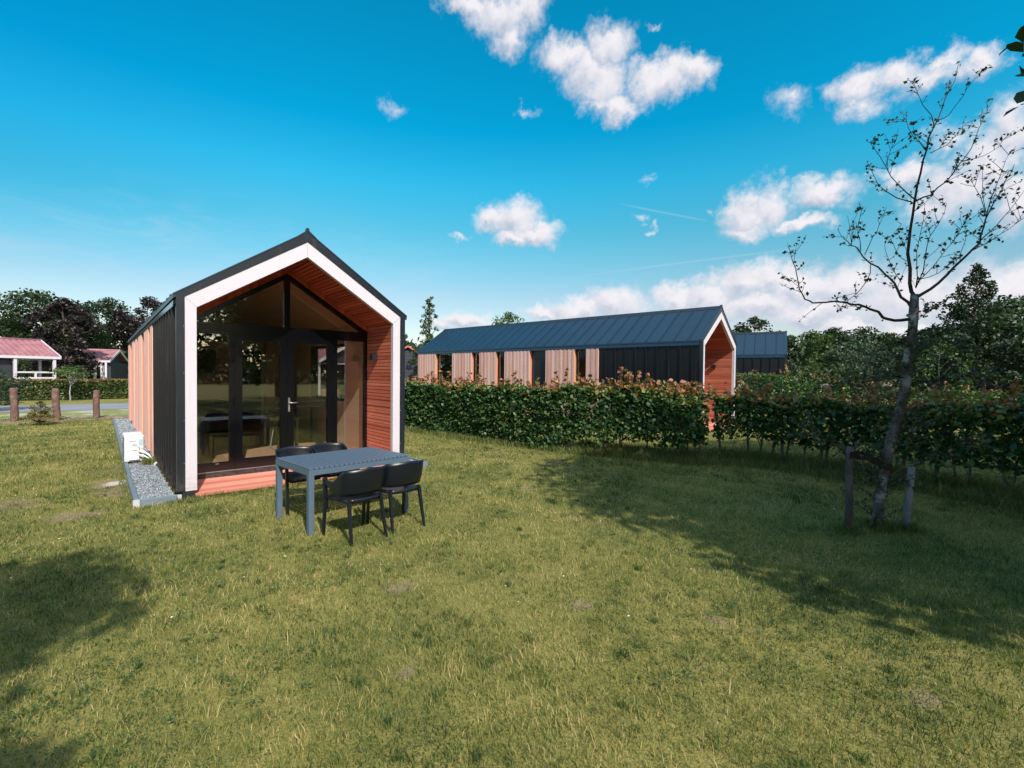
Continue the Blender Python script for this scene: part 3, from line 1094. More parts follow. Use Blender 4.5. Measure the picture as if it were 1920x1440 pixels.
cabin = build_cabin()
tag(cabin, 'nearest black cabin with white gable frame and glazed double doors behind the garden table', 'cabin', 'black timber cabins')
cabin2 = copy_tree(cabin)
cabin2.location = (5.7376, 14.2901, .0588)
cabin2.rotation_euler = (0, 0, R(48.84))
tag(cabin2, 'long black cabin behind the leafy hedge with pale timber panels on its side', 'cabin')
cabin3 = copy_tree(cabin)
cabin3.location = (13.0, 22.4, .05)
cabin3.rotation_euler = (0, 0, R(61))
tag(cabin3, 'farthest dark cabin, only its metal roof and black wall showing right of the white gable', 'cabin')
cabin.location = CO
cabin.rotation_euler = (0, 0, YAW)

# interior fittings of the near cabin (own things)
ROT = YAW


def in_cab(name, u, v, z=0.0, rz=0.0):
    return empty(name, cab(u, v, z), YAW + rz)


k = in_cab('kitchen_unit', .2, 6.55, .15)
tag(k, 'dark kitchen unit with grey worktop seen through the left window of the near cabin', 'kitchen unit')
MB().box((0, 0, .08), (1.72, .60, .86)).build('cabinet', M['kitchen'], k)
MB().box((-.0, -.02, .862), (1.76, .62, .90)).build('worktop', M['worktop'], k)
k2 = in_cab('wall_cupboard', .2, 6.85, 1.75)
tag(k2, 'dark wall cupboard above the kitchen worktop', 'cupboard')
MB().box((0, 0, 0), (1.35, .32, .62)).build('carcass', M['kitchen'], k2)
MB().box((.45, -.012, .01), (.452, 0, .61)).build('door_edge', M['plinth'], k2)
ps = in_cab('partition_wall', .16, 7.18)
tag(ps, 'pale plywood partition wall behind the kitchen, inside the near cabin', 'partition')
MB().box((0, 0, .15), (1.86, .1, 2.62)).build('wall', M['inwall'], ps)
MB().box((1.80, -.62, .15), (1.86, -.002, 2.62)).build('end_panel', M['inwall'], ps)
MB().box((2.7, .0, .15), (3.08, .1, 2.62)).build('wall', M['inwall'], ps)
fc = in_cab('faucet', 1.05, 6.95, 1.05)
tag(fc, 'black swan neck faucet on the grey worktop', 'faucet')
MB().tube([(0, 0, 0), (0, 0, .30), (0, -.03, .36), (0, -.08, .385), (0, -.13, .36), (0, -.145, .29)], .014, 8).build('spout', M['kitchen'], fc)
MB().tube([(0, 0, 0), (0, 0, .05)], .026, 10).build('base', M['kitchen'], fc)
kt = in_cab('kettle', .55, 6.85, 1.05)
tag(kt, 'round black kettle on the grey worktop', 'kettle')
MB().tube([(0, 0, 0), (0, 0, .05), (0, 0, .15), (0, 0, .22), (0, 0, .25)], [.10, .13, .125, .09, .03], 14).build('body', M['kitchen'], kt)
MB().tube([(.09, 0, .2), (.19, 0, .2), (.2, 0, .1), (.12, 0, .06)], .013, 6).build('handle', M['kitchen'], kt)
cb_ = in_cab('tall_cupboard', 2.15, 8.6, .15)
tag(cb_, 'tall dark cupboard at the back of the near cabin', 'cupboard')
MB().box((0, 0, 0), (.9, .5, 2.3)).build('carcass', M['kitchen'], cb_)
bt = in_cab('bar_table', 2.35, 2.75, .15)
tag(bt, 'high bar table with dark red wood top behind the right door', 'table')
MB().box((0, 0, .88), (.88, 1.5, .92), bev=.005).build('tabletop', M['barwood'], bt)
for (x, y) in ((.06, .08), (.06, 1.42), (.80, .08), (.80, 1.42)):
    MB().box((x - .02, y - .02, 0), (x + .02, y + .02, .879)).build('leg', M['kitchen'], bt)


def stool(u, v, lab):
    s_ = in_cab('bar_stool', u, v, .15, .2)
    tag(s_, lab, 'bar stool', 'bar stools at the high table')
    MB().tube([(0, 0, .64), (0, 0, .66), (0, 0, .68)], [.17, .19, .17], 16).build('seat', M['kitchen'], s_)
    bk = MB()
    for i in range(9):
        a0, a1 = -1 + i * .25 - 1.57, -.75 + i * .25 - 1.57
        bk.add([(.19 * math.cos(a0), .19 * math.sin(a0), .68), (.19 * math.cos(a1), .19 * math.sin(a1), .68), (.21 * math.cos(a1), .21 * math.sin(a1), .86), (.21 * math.cos(a0), .21 * math.sin(a0), .86)], [(0, 1, 2, 3)])
    bk.build('backrest', M['kitchen'], s_)
    for x in (-1, 1):
        lg = MB()
        lg.tube([(x * .11, -.10, .64), (x * .17, -.19, .012), (x * .17, .19, .012), (x * .11, .10, .64)], .009, 6)
        lg.build('leg', M['mint'], s_)


stool(2.15, 2.95, 'bar stool with pale green wire legs nearest the double doors')
stool(2.15, 3.65, 'bar stool with pale green wire legs deeper inside, beside the kitchen')

# ------------------------------------------------------------------ gravel beds


def gravel_bed(u0, u1, v0, v1, lab, dens=900):
    s_ = empty('gravel_bed', CO, YAW)
    tag(s_, lab, 'gravel bed', kind='stuff')
    n = int((u1 - u0) * (v1 - v0) * dens)
    px_ = rng.uniform(u0, u1, n)
    # more stones near the front where they show
    py_ = v0 + (v1 - v0) * rng.uniform(0, 1, n) ** 1.5
    sz = rng.uniform(.007, .015, n) * (1 + py_ / 10)
    base = np.array([(1, 0, 0), (-1, 0, 0), (0, 1, 0), (0, -1, 0), (0, 0, 1), (0, 0, -1)], dtype=float)
    tri = np.array([(0, 2, 4), (2, 1, 4), (1, 3, 4), (3, 0, 4), (2, 0, 5), (1, 2, 5), (3, 1, 5), (0, 3, 5)])
    ang = rng.uniform(0, 6.28, n)
    ti = rng.uniform(-.7, .7, n)
    V = base[None] * sz[:, None, None] * rng.uniform(.6, 1.35, (n, 6, 1))
    V[:, :, 2] *= .75
    y_ = V[:, :, 1] * np.cos(ti)[:, None] - V[:, :, 2] * np.sin(ti)[:, None]
    z_ = V[:, :, 1] * np.sin(ti)[:, None] + V[:, :, 2] * np.cos(ti)[:, None]
    x_ = V[:, :, 0]
    X = x_ * np.cos(ang)[:, None] - y_ * np.sin(ang)[:, None] + px_[:, None]
    Y = x_ * np.sin(ang)[:, None] + y_ * np.cos(ang)[:, None] + py_[:, None]
    Z = z_ + .072 + rng.uniform(-.006, .012, n)[:, None]
    VV = np.stack([X, Y, Z], -1).reshape(-1, 3)
    FF = (tri[None] + (np.arange(n) * 6)[:, None, None]).reshape(-1, 3)
    o = np_mesh('stones', VV, 3, FF, M['gravel'], s_, np.repeat(rng.uniform(0, 1, n), 8))
    tag(o, kind='stuff')
    MB().box((u0, v0, -.02), (u1, v1, .070)).build('gravel_base', M['gravelbed'], s_)
    return s_


gravel_bed(-.41, -.03, -.02, 13.6, 'strip of grey gravel along the left wall of the near cabin', 4200)
gravel_bed(W + .03, W + .41, -.02, 13.6, 'strip of grey gravel along the right wall of the near cabin', 900)


def edging(name, segs, lab):
    o = empty(name, CO, YAW)
    tag(o, lab, 'edging')
    for a, b in segs:
        MB().box(a, b, bev=.008).build('edging_stone', M['edging'], o)
    return o


segs = []
v = -.06
while v < 13.5:
    if not (2.95 < v + .5 < 3.1):
        segs.append(((-.465 + random.uniform(-.006, .006), v, -.02), (-.412 + random.uniform(-.004, .004), min(v + .992, 13.6), .108 + random.uniform(-.008, .008))))
    v += 1.0
segs.append(((-.41, -.065, -.02), (-.002, -.020, .098)))
edging('stone_edging', segs, 'blue grey concrete edging round the left gravel strip')
segs = [((W + .412, -.06 + i, -.02), (W + .465, -.06 + i + .992, .105)) for i in range(13)]
segs.append(((W + .002, -.065, -.02), (W + .41, -.020, .098)))
edging('stone_edging', segs, 'blue grey concrete edging round the right gravel strip behind the table')
cs = MB().box((-.475, -.085, -.02), (-.405, -.062, .10)).build('corner_stone', M['lightstone'])
cs.location = CO
cs.rotation_euler = (0, 0, YAW)
tag(cs, 'pale corner stone at the front end of the gravel edging', 'stone')

# air-conditioning unit
ac = in_cab('outdoor_unit', -.46, 3.15, .085)
tag(ac, 'white air conditioner outdoor unit on the gravel left of the near cabin', 'air conditioner')
MB().box((0, 0, .03), (.28, .76, .49), bev=.018).build('casing', M['acwhite'], ac)
MB().box((-.008, .10, .06), (-.0005, .60, .46), bev=.004).build('fan_grille', M['acgrey'], ac)
MB().box((-.004, -.004, .465), (.284, .764, .50), bev=.012).build('lid', M['acwhite'], ac)
MB().box((.06, -.045, .06), (.215, -.0005, .29), bev=.012).build('valve_cover', M['acwhite'], ac)
hm = MB()
hm.box((.07, -.0035, .405), (.17, -.0005, .416)); hm.box((.09, -.0035, .335), (.18, -.0005, .343))
hm.box((.11, -.0475, .235), (.18, -.0452, .248))
hm.build('grip', M['acgrey'], ac)
MB().box((.205, -.003, .32), (.258, -.0005, .44)).build('sticker', M['sticker'], ac)
for y in (.10, .66):
    MB().box((-.01, y, 0), (.33, y + .05, .029)).build('foot', M['acgrey'], ac)
pp = MB()
pp.tube([(.20, -.04, .22), (.26, -.10, .22), (.34, -.14, .16), (.40, -.12, .05), (.44, -.02, .02)], .017, 8)
pp.tube([(.20, -.04, .15), (.26, -.09, .15), (.33, -.12, .10), (.38, -.08, .02)], .014, 8)
pp.build('pipe', M['acwhite'], ac)
MB().tube([(.12, -.047, .37), (.2, -.07, .30), (.30, -.11, .24), (.36, -.14, .18), (.43, -.06, .03)], .005, 6).build('cable', M['acgrey'], ac)
gb = in_cab('drain_elbow', -.06, 2.55, .07)
tag(gb, 'short grey pipe stub at the foot of the ribbed wall', 'pipe')
MB().tube([(0, 0, 0), (0, 0, .07), (.03, 0, .09)], .022, 10).build('pipe', M['lightstone'], gb)

# ------------------------------------------------------------------ table and chairs
TC = Vector((-2.095, 5.90, 0))
TY = R(47.0)
tb = empty('garden_table', TC, TY)
tag(tb, 'blue grey slatted metal garden table on the lawn in front of the near cabin', 'table')
TL, TW, TH = 1.29, .93, .735
sm = MB()
ns = 22
for i in range(ns):
    a = -TL / 2 + TL * i / ns
    sm.box((a + .006, -TW / 2, TH - .022), (a + TL / ns - .006, TW / 2, TH), bev=.002)
sm.build('tabletop', M['tablem'], tb)
ap = MB()
for s_ in (-1, 1):
    ap.box((-TL / 2 + .001, s_ * (TW / 2 - .001), TH - .085), (TL / 2 - .001, s_ * (TW / 2 - .045), TH - .0235))
    ap.box((s_ * (TL / 2 - .001), -TW / 2 + .0455, TH - .085), (s_ * (TL / 2 - .045), TW / 2 - .0455, TH - .0235))
ap.build('apron', M['tablem'], tb)
for sx in (-1, 1):
    for sy in (-1, 1):
        MB().box((sx * (TL / 2), sy * (TW / 2), 0), (sx * (TL / 2 - .062), sy * (TW / 2 - .062), TH - .024), bev=.004).build('leg', M['tablem'], tb)


def build_chair():
    """moulded armchair, facing +y; origin on the ground under the seat"""
    c = empty('garden_chair')
    # wrap-around shell: parameter s 0..1 from left arm tip round the back to right arm tip
    rows, cols = 9, 45
    vs = []

    def path(s):
        # plan of the shell: superellipse-like U
        t = (s - .5) * 2          # -1..1
        a = abs(t)
        hw, dep = .268, .235
        if a < .46:
            k = a / .46
            x = hw * math.sin(k * PI / 2) * 1.0
            y = -dep + (1 - math.cos(k * PI / 2)) * .13
        else:
            k = (a - .46) / .54
            x = hw + .012 * math.sin(k * PI)
            y = -dep + .13 + k * .34
        return (math.copysign(x, t), y)

    def sm_(x, a, b):
        x = max(0, min(1, (x - a) / (b - a)))
        return x * x * (3 - 2 * x)
    for i in range(cols):
        s = i / (cols - 1)
        x, y = path(s)
        a = abs(s - .5) * 2
        top = .785 - .012 * sm_(a, 0, .25) - .140 * sm_(a, .34, .68) - .012 * a
        bot = .498 + .0 * sm_(a, .2, .45) + .085 * sm_(a, .50, 1.0)
        lean = .075 * (1 - sm_(a, .3, .75))
        flare = .045 * (1 - sm_(a, .55, 1))
        for j in range(rows):
            t = j / (rows - 1)
            z = bot + (top - bot) * t
            hz = (z - .45) / .33
            belly = .018 * math.sin(t * PI) * (1 - sm_(a, .3, .7))
            vs.append((x * (1 + flare * hz * .6), y - lean * hz ** 1.3 - belly, z))
    n = len(vs)
    th_ = .012
    V = np.array(vs).reshape(cols, rows, 3)
    du = np.gradient(V, axis=0)
    dv = np.gradient(V, axis=1)
    nn = np.cross(du, dv)
    nn /= np.linalg.norm(nn, axis=2, keepdims=True) + 1e-9
    out = V + nn * th_ * .5
    inn = V - nn * th_ * .5
    allv = np.concatenate([out.reshape(-1, 3), inn.reshape(-1, 3)])
    fs = []
    for i in range(cols - 1):
        for j in range(rows - 1):
            a, b, c2, d = i * rows + j, (i + 1) * rows + j, (i + 1) * rows + j + 1, i * rows + j + 1
            fs.append((a, b, c2, d))
            fs.append((n + d, n + c2, n + b, n + a))
    for i in range(cols - 1):
        for j in (0, rows - 1):
            a, b = i * rows + j, (i + 1) * rows + j
            fs.append((a, n + a, n + b, b) if j == 0 else (b, n + b, n + a, a))
    for j in range(rows - 1):
        for i in (0, cols - 1):
            a, b = i * rows + j, i * rows + j + 1
            fs.append((a, b, n + b, n + a) if i == 0 else (b, a, n + a, n + b))
    mb = MB()
    mb.add([tuple(v_) for v_ in allv], fs, True)
    mb.build('backrest', M['chairm'], c)
    # dished seat
    sv, sf = [], []
    nu, nv = 15, 13
    for k in (0, 1):
        for i in range(nu):
            for j in range(nv):
                p_, q = i / (nu - 1) * 2 - 1, j / (nv - 1) * 2 - 1
                wd = .222 + .012 * q
                # rounded rectangle mapping
                x = wd * p_ * math.sqrt(1 - .16 * q * q)
                y = .232 * q * math.sqrt(1 - .16 * p_ * p_) - .01
                z = .448 - .020 * (1 - p_ * p_) * (1 - q * q) - .020 * max(0, q - .6) + .008 * (-q)
                z -= .042 * k + .0
                if k:
                    x *= .96; y *= .96
                sv.append((x, y, z))
    o = nu * nv
    for i in range(nu - 1):
        for j in range(nv - 1):
            a, b, c2, d = i * nv + j, (i + 1) * nv + j, (i + 1) * nv + j + 1, i * nv + j + 1
            sf.append((a, b, c2, d))
            sf.append((o + d, o + c2, o + b, o + a))
    for i in range(nu - 1):
        sf.append((i * nv, o + i * nv, o + (i + 1) * nv, (i + 1) * nv))
        a, b = i * nv + nv - 1, (i + 1) * nv + nv - 1
        sf.append((b, o + b, o + a, a))
    for j in range(nv - 1):
        sf.append((j + 1, o + j + 1, o + j, j))
        a, b = (nu - 1) * nv + j, (nu - 1) * nv + j + 1
        sf.append((a, o + a, o + b, b))
    MB().add(sv, sf, True).build('seat', M['chairm'], c)

    def leg(top, mid, bot, w0, w1):
        lb = MB()
        vs = []
        pts = [top, mid, bot]
        ws = [w0, w0 * .95, w1]
        for p_, w_ in zip(pts, ws):
            for (a, b) in ((-1, -1), (1, -1), (1, 1), (-1, 1)):
                vs.append((p_[0] + a * w_ * .5, p_[1] + b * w_ * .62, p_[2]))
        fs = []
        for i in range(2):
            for k2 in range(4):
                fs.append((i * 4 + k2, i * 4 + (k2 + 1) % 4, (i + 1) * 4 + (k2 + 1) % 4, (i + 1) * 4 + k2)[::-1])
        fs.append((0, 1, 2, 3)); fs.append((11, 10, 9, 8))
        lb.add(vs, fs)
        return lb.build('leg', M['chairm'], c)
    for s_ in (-1, 1):
        leg((s_ * .268, .228, .635), (s_ * .262, .222, .44), (s_ * .262, .262, 0), .036, .024)
        leg((s_ * .200, -.205, .47), (s_ * .208, -.215, .40), (s_ * .225, -.300, 0), .034, .024)
    rl = MB()
    for s_ in (-1, 1):
        rl.tube([(s_ * .262, .215, .43), (s_ * .222, .06, .425), (s_ * .205, -.20, .43)], .016, 8)
    rl.tube([(-.255, .205, .425), (0, .190, .418), (.255, .205, .425)], .014, 8)
    rl.build('seat_rail', M['chairm'], c)
    return c


ch = build_chair()
tu, tw = Vector((math.cos(TY), math.sin(TY), 0)), Vector((-math.sin(TY), math.cos(TY), 0))
labs = ['black armchair with its back to the camera at the near left side of the table',
        'black armchair with its back to the camera at the near right side of the table',
        'black armchair on the cabin side of the table, left one',
        'black armchair on the cabin side of the table, right one nearest the porch wall']
for i, (a, b, rz) in enumerate([(-.28, -.80, 0.02), (.25, -.78, -.06), (-.27, .64, PI - .05), (.20, .66, PI + .04)]):
    o = ch if i == 0 else copy_tree(ch)
    p_ = TC + tu * a + tw * b
    o.location = p_
    o.rotation_euler = (0, 0, TY + rz)
    o.scale = (.91, .95, 1.0)
    tag(o, labs[i], 'chair', 'armchairs round the garden table')


# ------------------------------------------------------------------ left side: poles, hedge, houses
for i, (u, v, h, r_, lab) in enumerate([
        (-3.02, 15.6, 1.14, .105, 'leftmost of the three peeled wooden poles by the road'),
        (-1.95, 15.3, 1.12, .105, 'middle one of the three peeled wooden poles, leaning slightly'),
        (-.90, 15.6, 1.04, .10, 'right one of the three peeled wooden poles, with a knot at mid height')]):
    p_ = cab(u, v)
    lean = (.02, .0) if i == 0 else ((-.05, .03) if i == 1 else (.02, .01))
    pts, rr = [], []
    for k_ in range(9):
        t = k_ / 8
        pts.append((lean[0] * t + .010 * math.sin(5 * t + i), lean[1] * t + .010 * math.cos(4 * t), -.05 + (h + .05) * t))
        rr.append(r_ * (1.03 - .10 * t + .04 * math.sin(9 * t + i)))
    pts.append((pts[-1][0], pts[-1][1], h + .012))
    rr.append(r_ * .72)
    o = MB().tube(pts, rr, 14).build('wooden_pole', M['post'])
    o.location = p_
    tag(o, lab, 'pole', 'wooden poles by the road')

# -------- leaf helpers
HEX = np.array([(0, 0), (.30, .20), (.38, .55), (0, 1.0), (-.38, .55), (-.30, .20)])


def leaf_cloud(pos, size, upb=.5, shape='hex', rs=rng, outward=None):
    """one folded leaf per position: returns V, F"""
    n = len(pos)
    nrm = rs.normal(size=(n, 3))
    nrm[:, 2] = np.abs(nrm[:, 2]) * 1.0 + upb
    if outward is not None:
        nrm += outward
    nrm /= np.linalg.norm(nrm, axis=1, keepdims=True)
    t = rs.normal(size=(n, 3))
    t -= nrm * (t * nrm).sum(1, keepdims=True)
    t /= np.linalg.norm(t, axis=1, keepdims=True) + 1e-9
    b = np.cross(nrm, t)
    size = size[:, None] if np.ndim(size) else np.full((n, 1), size)
    if shape == 'hex':
        P = []
        for (x, y) in HEX:
            P.append(pos + size * (t * (y - .5) + b * x * 1.05) + nrm * size * (-.18 * (y - .5) ** 2 + .16 * abs(x)))
        V = np.stack(P, 1).reshape(-1, 3)
        F = (np.arange(n) * 6)[:, None] + np.arange(6)[None]
        return V, F, 6
    P = [pos - t * size * .5, pos + b * size * .34 + nrm * size * .08, pos + t * size * .5, pos - b * size * .34 + nrm * size * .08]
    V = np.stack(P, 1).reshape(-1, 3)
    F = (np.arange(n) * 4)[:, None] + np.arange(4)[None]
    return V, F, 4


def vnoise(P, s, seed=0):
    """cheap smooth value noise from sums of sines"""
    r_ = np.random.default_rng(seed)
    o = np.zeros(len(P))
    for k_ in range(6):
        d = r_.normal(size=3)
        d /= np.linalg.norm(d)
        o += np.sin(P @ d * s * (1 + .6 * k_) + r_.uniform(0, 6.28)) / (1 + .5 * k_)
    return o / 2.6


def hedge(name, pts, hts, thick, z_low, per_m, size, mat, label, stems=None, shoots=0, tip=.25, seed=1, group=None, shape='hex', bumps=.06, stem_r=.02):
    rs = np.random.default_rng(seed)
    P = np.array([(p[0], p[1]) for p in pts], float)
    seg = np.linalg.norm(np.diff(P, axis=0), axis=1)
    cum = np.concatenate([[0], np.cumsum(seg)])
    Lh = cum[-1]
    n = int(per_m * Lh)
    s = rs.uniform(0, Lh, n)
    X = np.interp(s, cum, P[:, 0]); Y = np.interp(s, cum, P[:, 1])
    Hh = np.interp(s, cum, hts)
    eps = .15
    tx = np.interp(np.minimum(s + eps, Lh), cum, P[:, 0]) - np.interp(np.maximum(s - eps, 0), cum, P[:, 0])
    ty = np.interp(np.minimum(s + eps, Lh), cum, P[:, 1]) - np.interp(np.maximum(s - eps, 0), cum, P[:, 1])
    ln = np.hypot(tx, ty)
    tx /= ln; ty /= ln
    # cross-section: mostly skin, some inside
    face = rs.choice(4, n, p=[.40, .2, .27, .13])
    q = rs.uniform(-1, 1, n)
    zz = rs.uniform(0, 1, n)
    depth = np.abs(rs.normal(0, .09, n))
    inner = rs.uniform(size=n) < (.38 if per_m > 3000 else .16)
    depth = np.where(inner, rs.uniform(.05, thick * .55, n), depth)
    lat = np.where(face == 0, -thick / 2 + depth, np.where(face == 1, thick / 2 - depth, q * thick / 2))
    zl = np.interp(s, cum, z_low) if hasattr(z_low, '__len__') else np.full(n, z_low)
    nz1 = vnoise(np.stack([s, np.zeros(n), zz], 1), 2.3, seed)
    nz2 = vnoise(np.stack([s, lat, zz * 2], 1), 5.5, seed + 1)
    zlow = zl + .17 * nz1 * (zl > .08)
    Htop = Hh + bumps * vnoise(np.stack([s, lat, s * 0], 1), 3.1, seed + 2)
    z = np.where(face == 2, Htop - depth * .8, zlow + (Htop - zlow) * zz)
    lat = lat * (1 + .10 * nz2) * np.where(z > Htop - .15, .88, 1)
    lat += .06 * nz1
    cut = inner | ((nz2 + rs.normal(0, .35, n)) > -.72)
    bot = (z - zlow) < .12
    cut &= ~(bot & (rs.uniform(size=n) < .45))
    X = X - ty * lat; Y = Y + tx * lat
    pos = np.stack([X, Y, z], 1)[cut]
    rel = ((z - Htop) / np.maximum(Hh, .1))[cut]
    r_ = rs.uniform(.04, .58, len(pos)) ** 1.1
    tipm = (rel > -.10) & (rs.uniform(size=len(pos)) < tip * 2.2)
    r_ = np.where(tipm, rs.uniform(.52, .90, len(pos)), r_)
    yel = rs.uniform(size=len(pos)) < .03
    r_ = np.where(yel, rs.uniform(.62, .78, len(pos)), r_)
    allp, allr = [pos], [r_]
    root = empty(name, (float(P[0, 0]), float(P[0, 1]), 0))
    off = np.array([P[0, 0], P[0, 1], 0])
    st = MB()
    for i in range(shoots):
        s0 = rs.uniform(0, Lh)
        x0 = np.interp(s0, cum, P[:, 0]) + rs.uniform(-.3, .3) * thick; y0 = np.interp(s0, cum, P[:, 1]) + rs.uniform(-.3, .3) * thick
        h0 = np.interp(s0, cum, hts)
        ll = rs.uniform(.10, .34) * (1.7 if rs.uniform() < .15 else 1)
        dx, dy = rs.normal(0, .06, 2)
        k_ = int(7 + ll * 34)
        t = rs.uniform(0, 1, k_)
        pp_ = np.stack([x0 + dx * t + rs.normal(0, .028, k_), y0 + dy * t + rs.normal(0, .028, k_), h0 - .06 + ll * t], 1)
        allp.append(pp_)
        allr.append(np.clip(rs.normal(.70 + .22 * t, .10), .3, 1))
        st.tube([Vector((x0, y0, h0 - .2)) - Vector(off), Vector((x0 + dx, y0 + dy, h0 - .06 + ll)) - Vector(off)], [.004, .002], 3, cap=False)
    pos = np.concatenate(allp); r_ = np.concatenate(allr)
    V, F, k_ = leaf_cloud(pos - off, size * rs.uniform(.65, 1.25, len(pos)), .35, shape, rs)
    np_mesh('foliage', V, k_, F, mat, root, r_)
    if stems:
        sm_ = MB()
        for s0 in np.arange(.1, Lh, stems):
            s1 = s0 + rs.uniform(-.12, .12)
            for kk in range(1 if rs.uniform() < .5 else 2):
                x0 = np.interp(s1, cum, P[:, 0]) + rs.uniform(-.09, .09); y0 = np.interp(s1, cum, P[:, 1]) + rs.uniform(-.09, .09)
                a = Vector((x0, y0, -.02)) - Vector(off)
                b = a + Vector((rs.uniform(-.12, .12), rs.uniform(-.12, .12), .55))
                c = b + Vector((rs.uniform(-.18, .18), rs.uniform(-.18, .18), .6))
                rr = stem_r * rs.uniform(.6, 1.3)
                sm_.tube([a, a.lerp(b, .5) + Vector((rs.uniform(-.02, .02), rs.uniform(-.02, .02), 0)), b, c], [rr * 1.2, rr, rr * .85, rr * .4], 6, cap=False)
                for q_ in range(3):
                    e_ = b + Vector((rs.uniform(-.35, .35), rs.uniform(-.3, .3), rs.uniform(.1, .5)))
                    sm_.tube([a.lerp(b, rs.uniform(.5, 1)), e_], [rr * .45, rr * .2], 4, cap=False)
        sm_.v.extend([])
        tag(sm_.build('stems', M['stem'], root), kind='stuff')
    if st.v:
        tag(st.build('shoots', M['stem'], root), kind='stuff')
    return tag(root, label, 'hedge', group)


# front-base line surveyed from the photograph, centre line lies thick/2 behind
FB = [(-6.6, 18.0), (-3.2, 14.75), (-.8, 12.4), (1.1, 10.85), (2.44, 10.25), (3.25, 9.7), (3.97, 9.5)]


def back_off(line, d):
    out = []
    for i, p_ in enumerate(line):
        a = Vector(line[max(i - 1, 0)]); b = Vector(line[min(i + 1, len(line) - 1)])
        t = (b - a).normalized()
        nrm = Vector((-t.y, t.x))
        out.append((p_[0] + nrm.x * d, p_[1] + nrm.y * d))
    return out


cA = back_off(FB[:4], .42)
cB = back_off(FB[3:], .42)
hedge('hedge', cA, [1.42, 1.42, 1.42, 1.44], .85, [.04, .04, .05, .12], 3600, .088, M['hedge'],
      'dense leafy green hedge with pink young shoots between the near cabin and the long cabin', stems=.5, shoots=200, tip=.13, seed=3, group='hedges between the plots', bumps=.13)
hedge('hedge', cB, [1.44, 1.46, 1.44, 1.38], .75, [.16, .38, .42, .42], 2600, .092, M['hedge'],
      'leggy hedge with bare stems showing below, in front of the black wall and red porch', stems=.42, shoots=110, tip=.13, seed=4, group='hedges between the plots', bumps=.16)
cC = [(4.35, 10.15), (4.95, 9.95), (5.7, 9.45), (6.4, 8.4), (6.95, 7.8), (7.45, 6.9), (8.3, 5.2)]
hedge('hedge', cC, [1.30, 1.28, 1.20, 1.20, 1.24, 1.32, 1.4], .80, [.34, .46, .5, .5, .46, .44, .4], 1650, .096, M['hedge'],
      'shaded hedge with gaps and bare stems behind the apple tree', stems=.40, shoots=130, tip=.14, seed=5, group='hedges between the plots', bumps=.20, stem_r=.026)
hedge('hedge', [(7.6, 17.3), (11.0, 17.6), (15.5, 18.2), (21, 18.6)], [1.95, 1.75, 1.35, 1.2], .9, .03, 1100, .11, M['hedge'],
      'dark back hedge right of the long cabin, in front of the farthest cabin', shoots=60, tip=.1, seed=6, group='hedges between the plots', shape='quad')
hedge('hedge', [(12.2, 11.6), (14.5, 9.8), (17, 7.6)], [1.45, 1.5, 1.45], .9, .03, 900, .11, M['hedge'],
      'low hedge behind the apple tree at the right edge of the picture', shoots=30, tip=.3, seed=8, group='hedges between the plots', shape='quad')
# clipped hedge beyond the road
hl = [cab(u, 31.3) for u in (-14, -6, 0, 8)]
hedge('hedge', [(p_.x, p_.y) for p_ in hl], [1.17, 1.19, 1.22, 1.2], .9, .02, 2000, .14, M['lefthedge'],
      'long clipped hedge with reddish top beyond the road on the left', tip=.42, seed=9, shape='quad', bumps=.025)
hl = [cab(u, 34.6) for u in (2.2, 5.6)]
hedge('hedge', [(p_.x, p_.y) for p_ in hl], [2.0, 1.95], 1.2, .02, 1100, .14, M['lefthedge'],
      'short dark hedge below the second red roof', tip=.05, seed=10, shape='quad', bumps=.04)


# -------- trees
def crown_points(rs, clumps, per, spread):
    C = np.array([c[:3] for c in clumps]); S = np.array([c[3] for c in clumps])
    i = rs.choice(len(C), int(per * len(C)), p=S ** 2 / (S ** 2).sum())
    d = rs.normal(size=(len(i), 3))
    d /= np.linalg.norm(d, axis=1, keepdims=True)
    rad = S[i] * rs.uniform(.25, 1.0, len(i)) ** .55 * spread
    p_ = C[i] + d * rad[:, None] * np.array([1, 1, .72])
    return p_


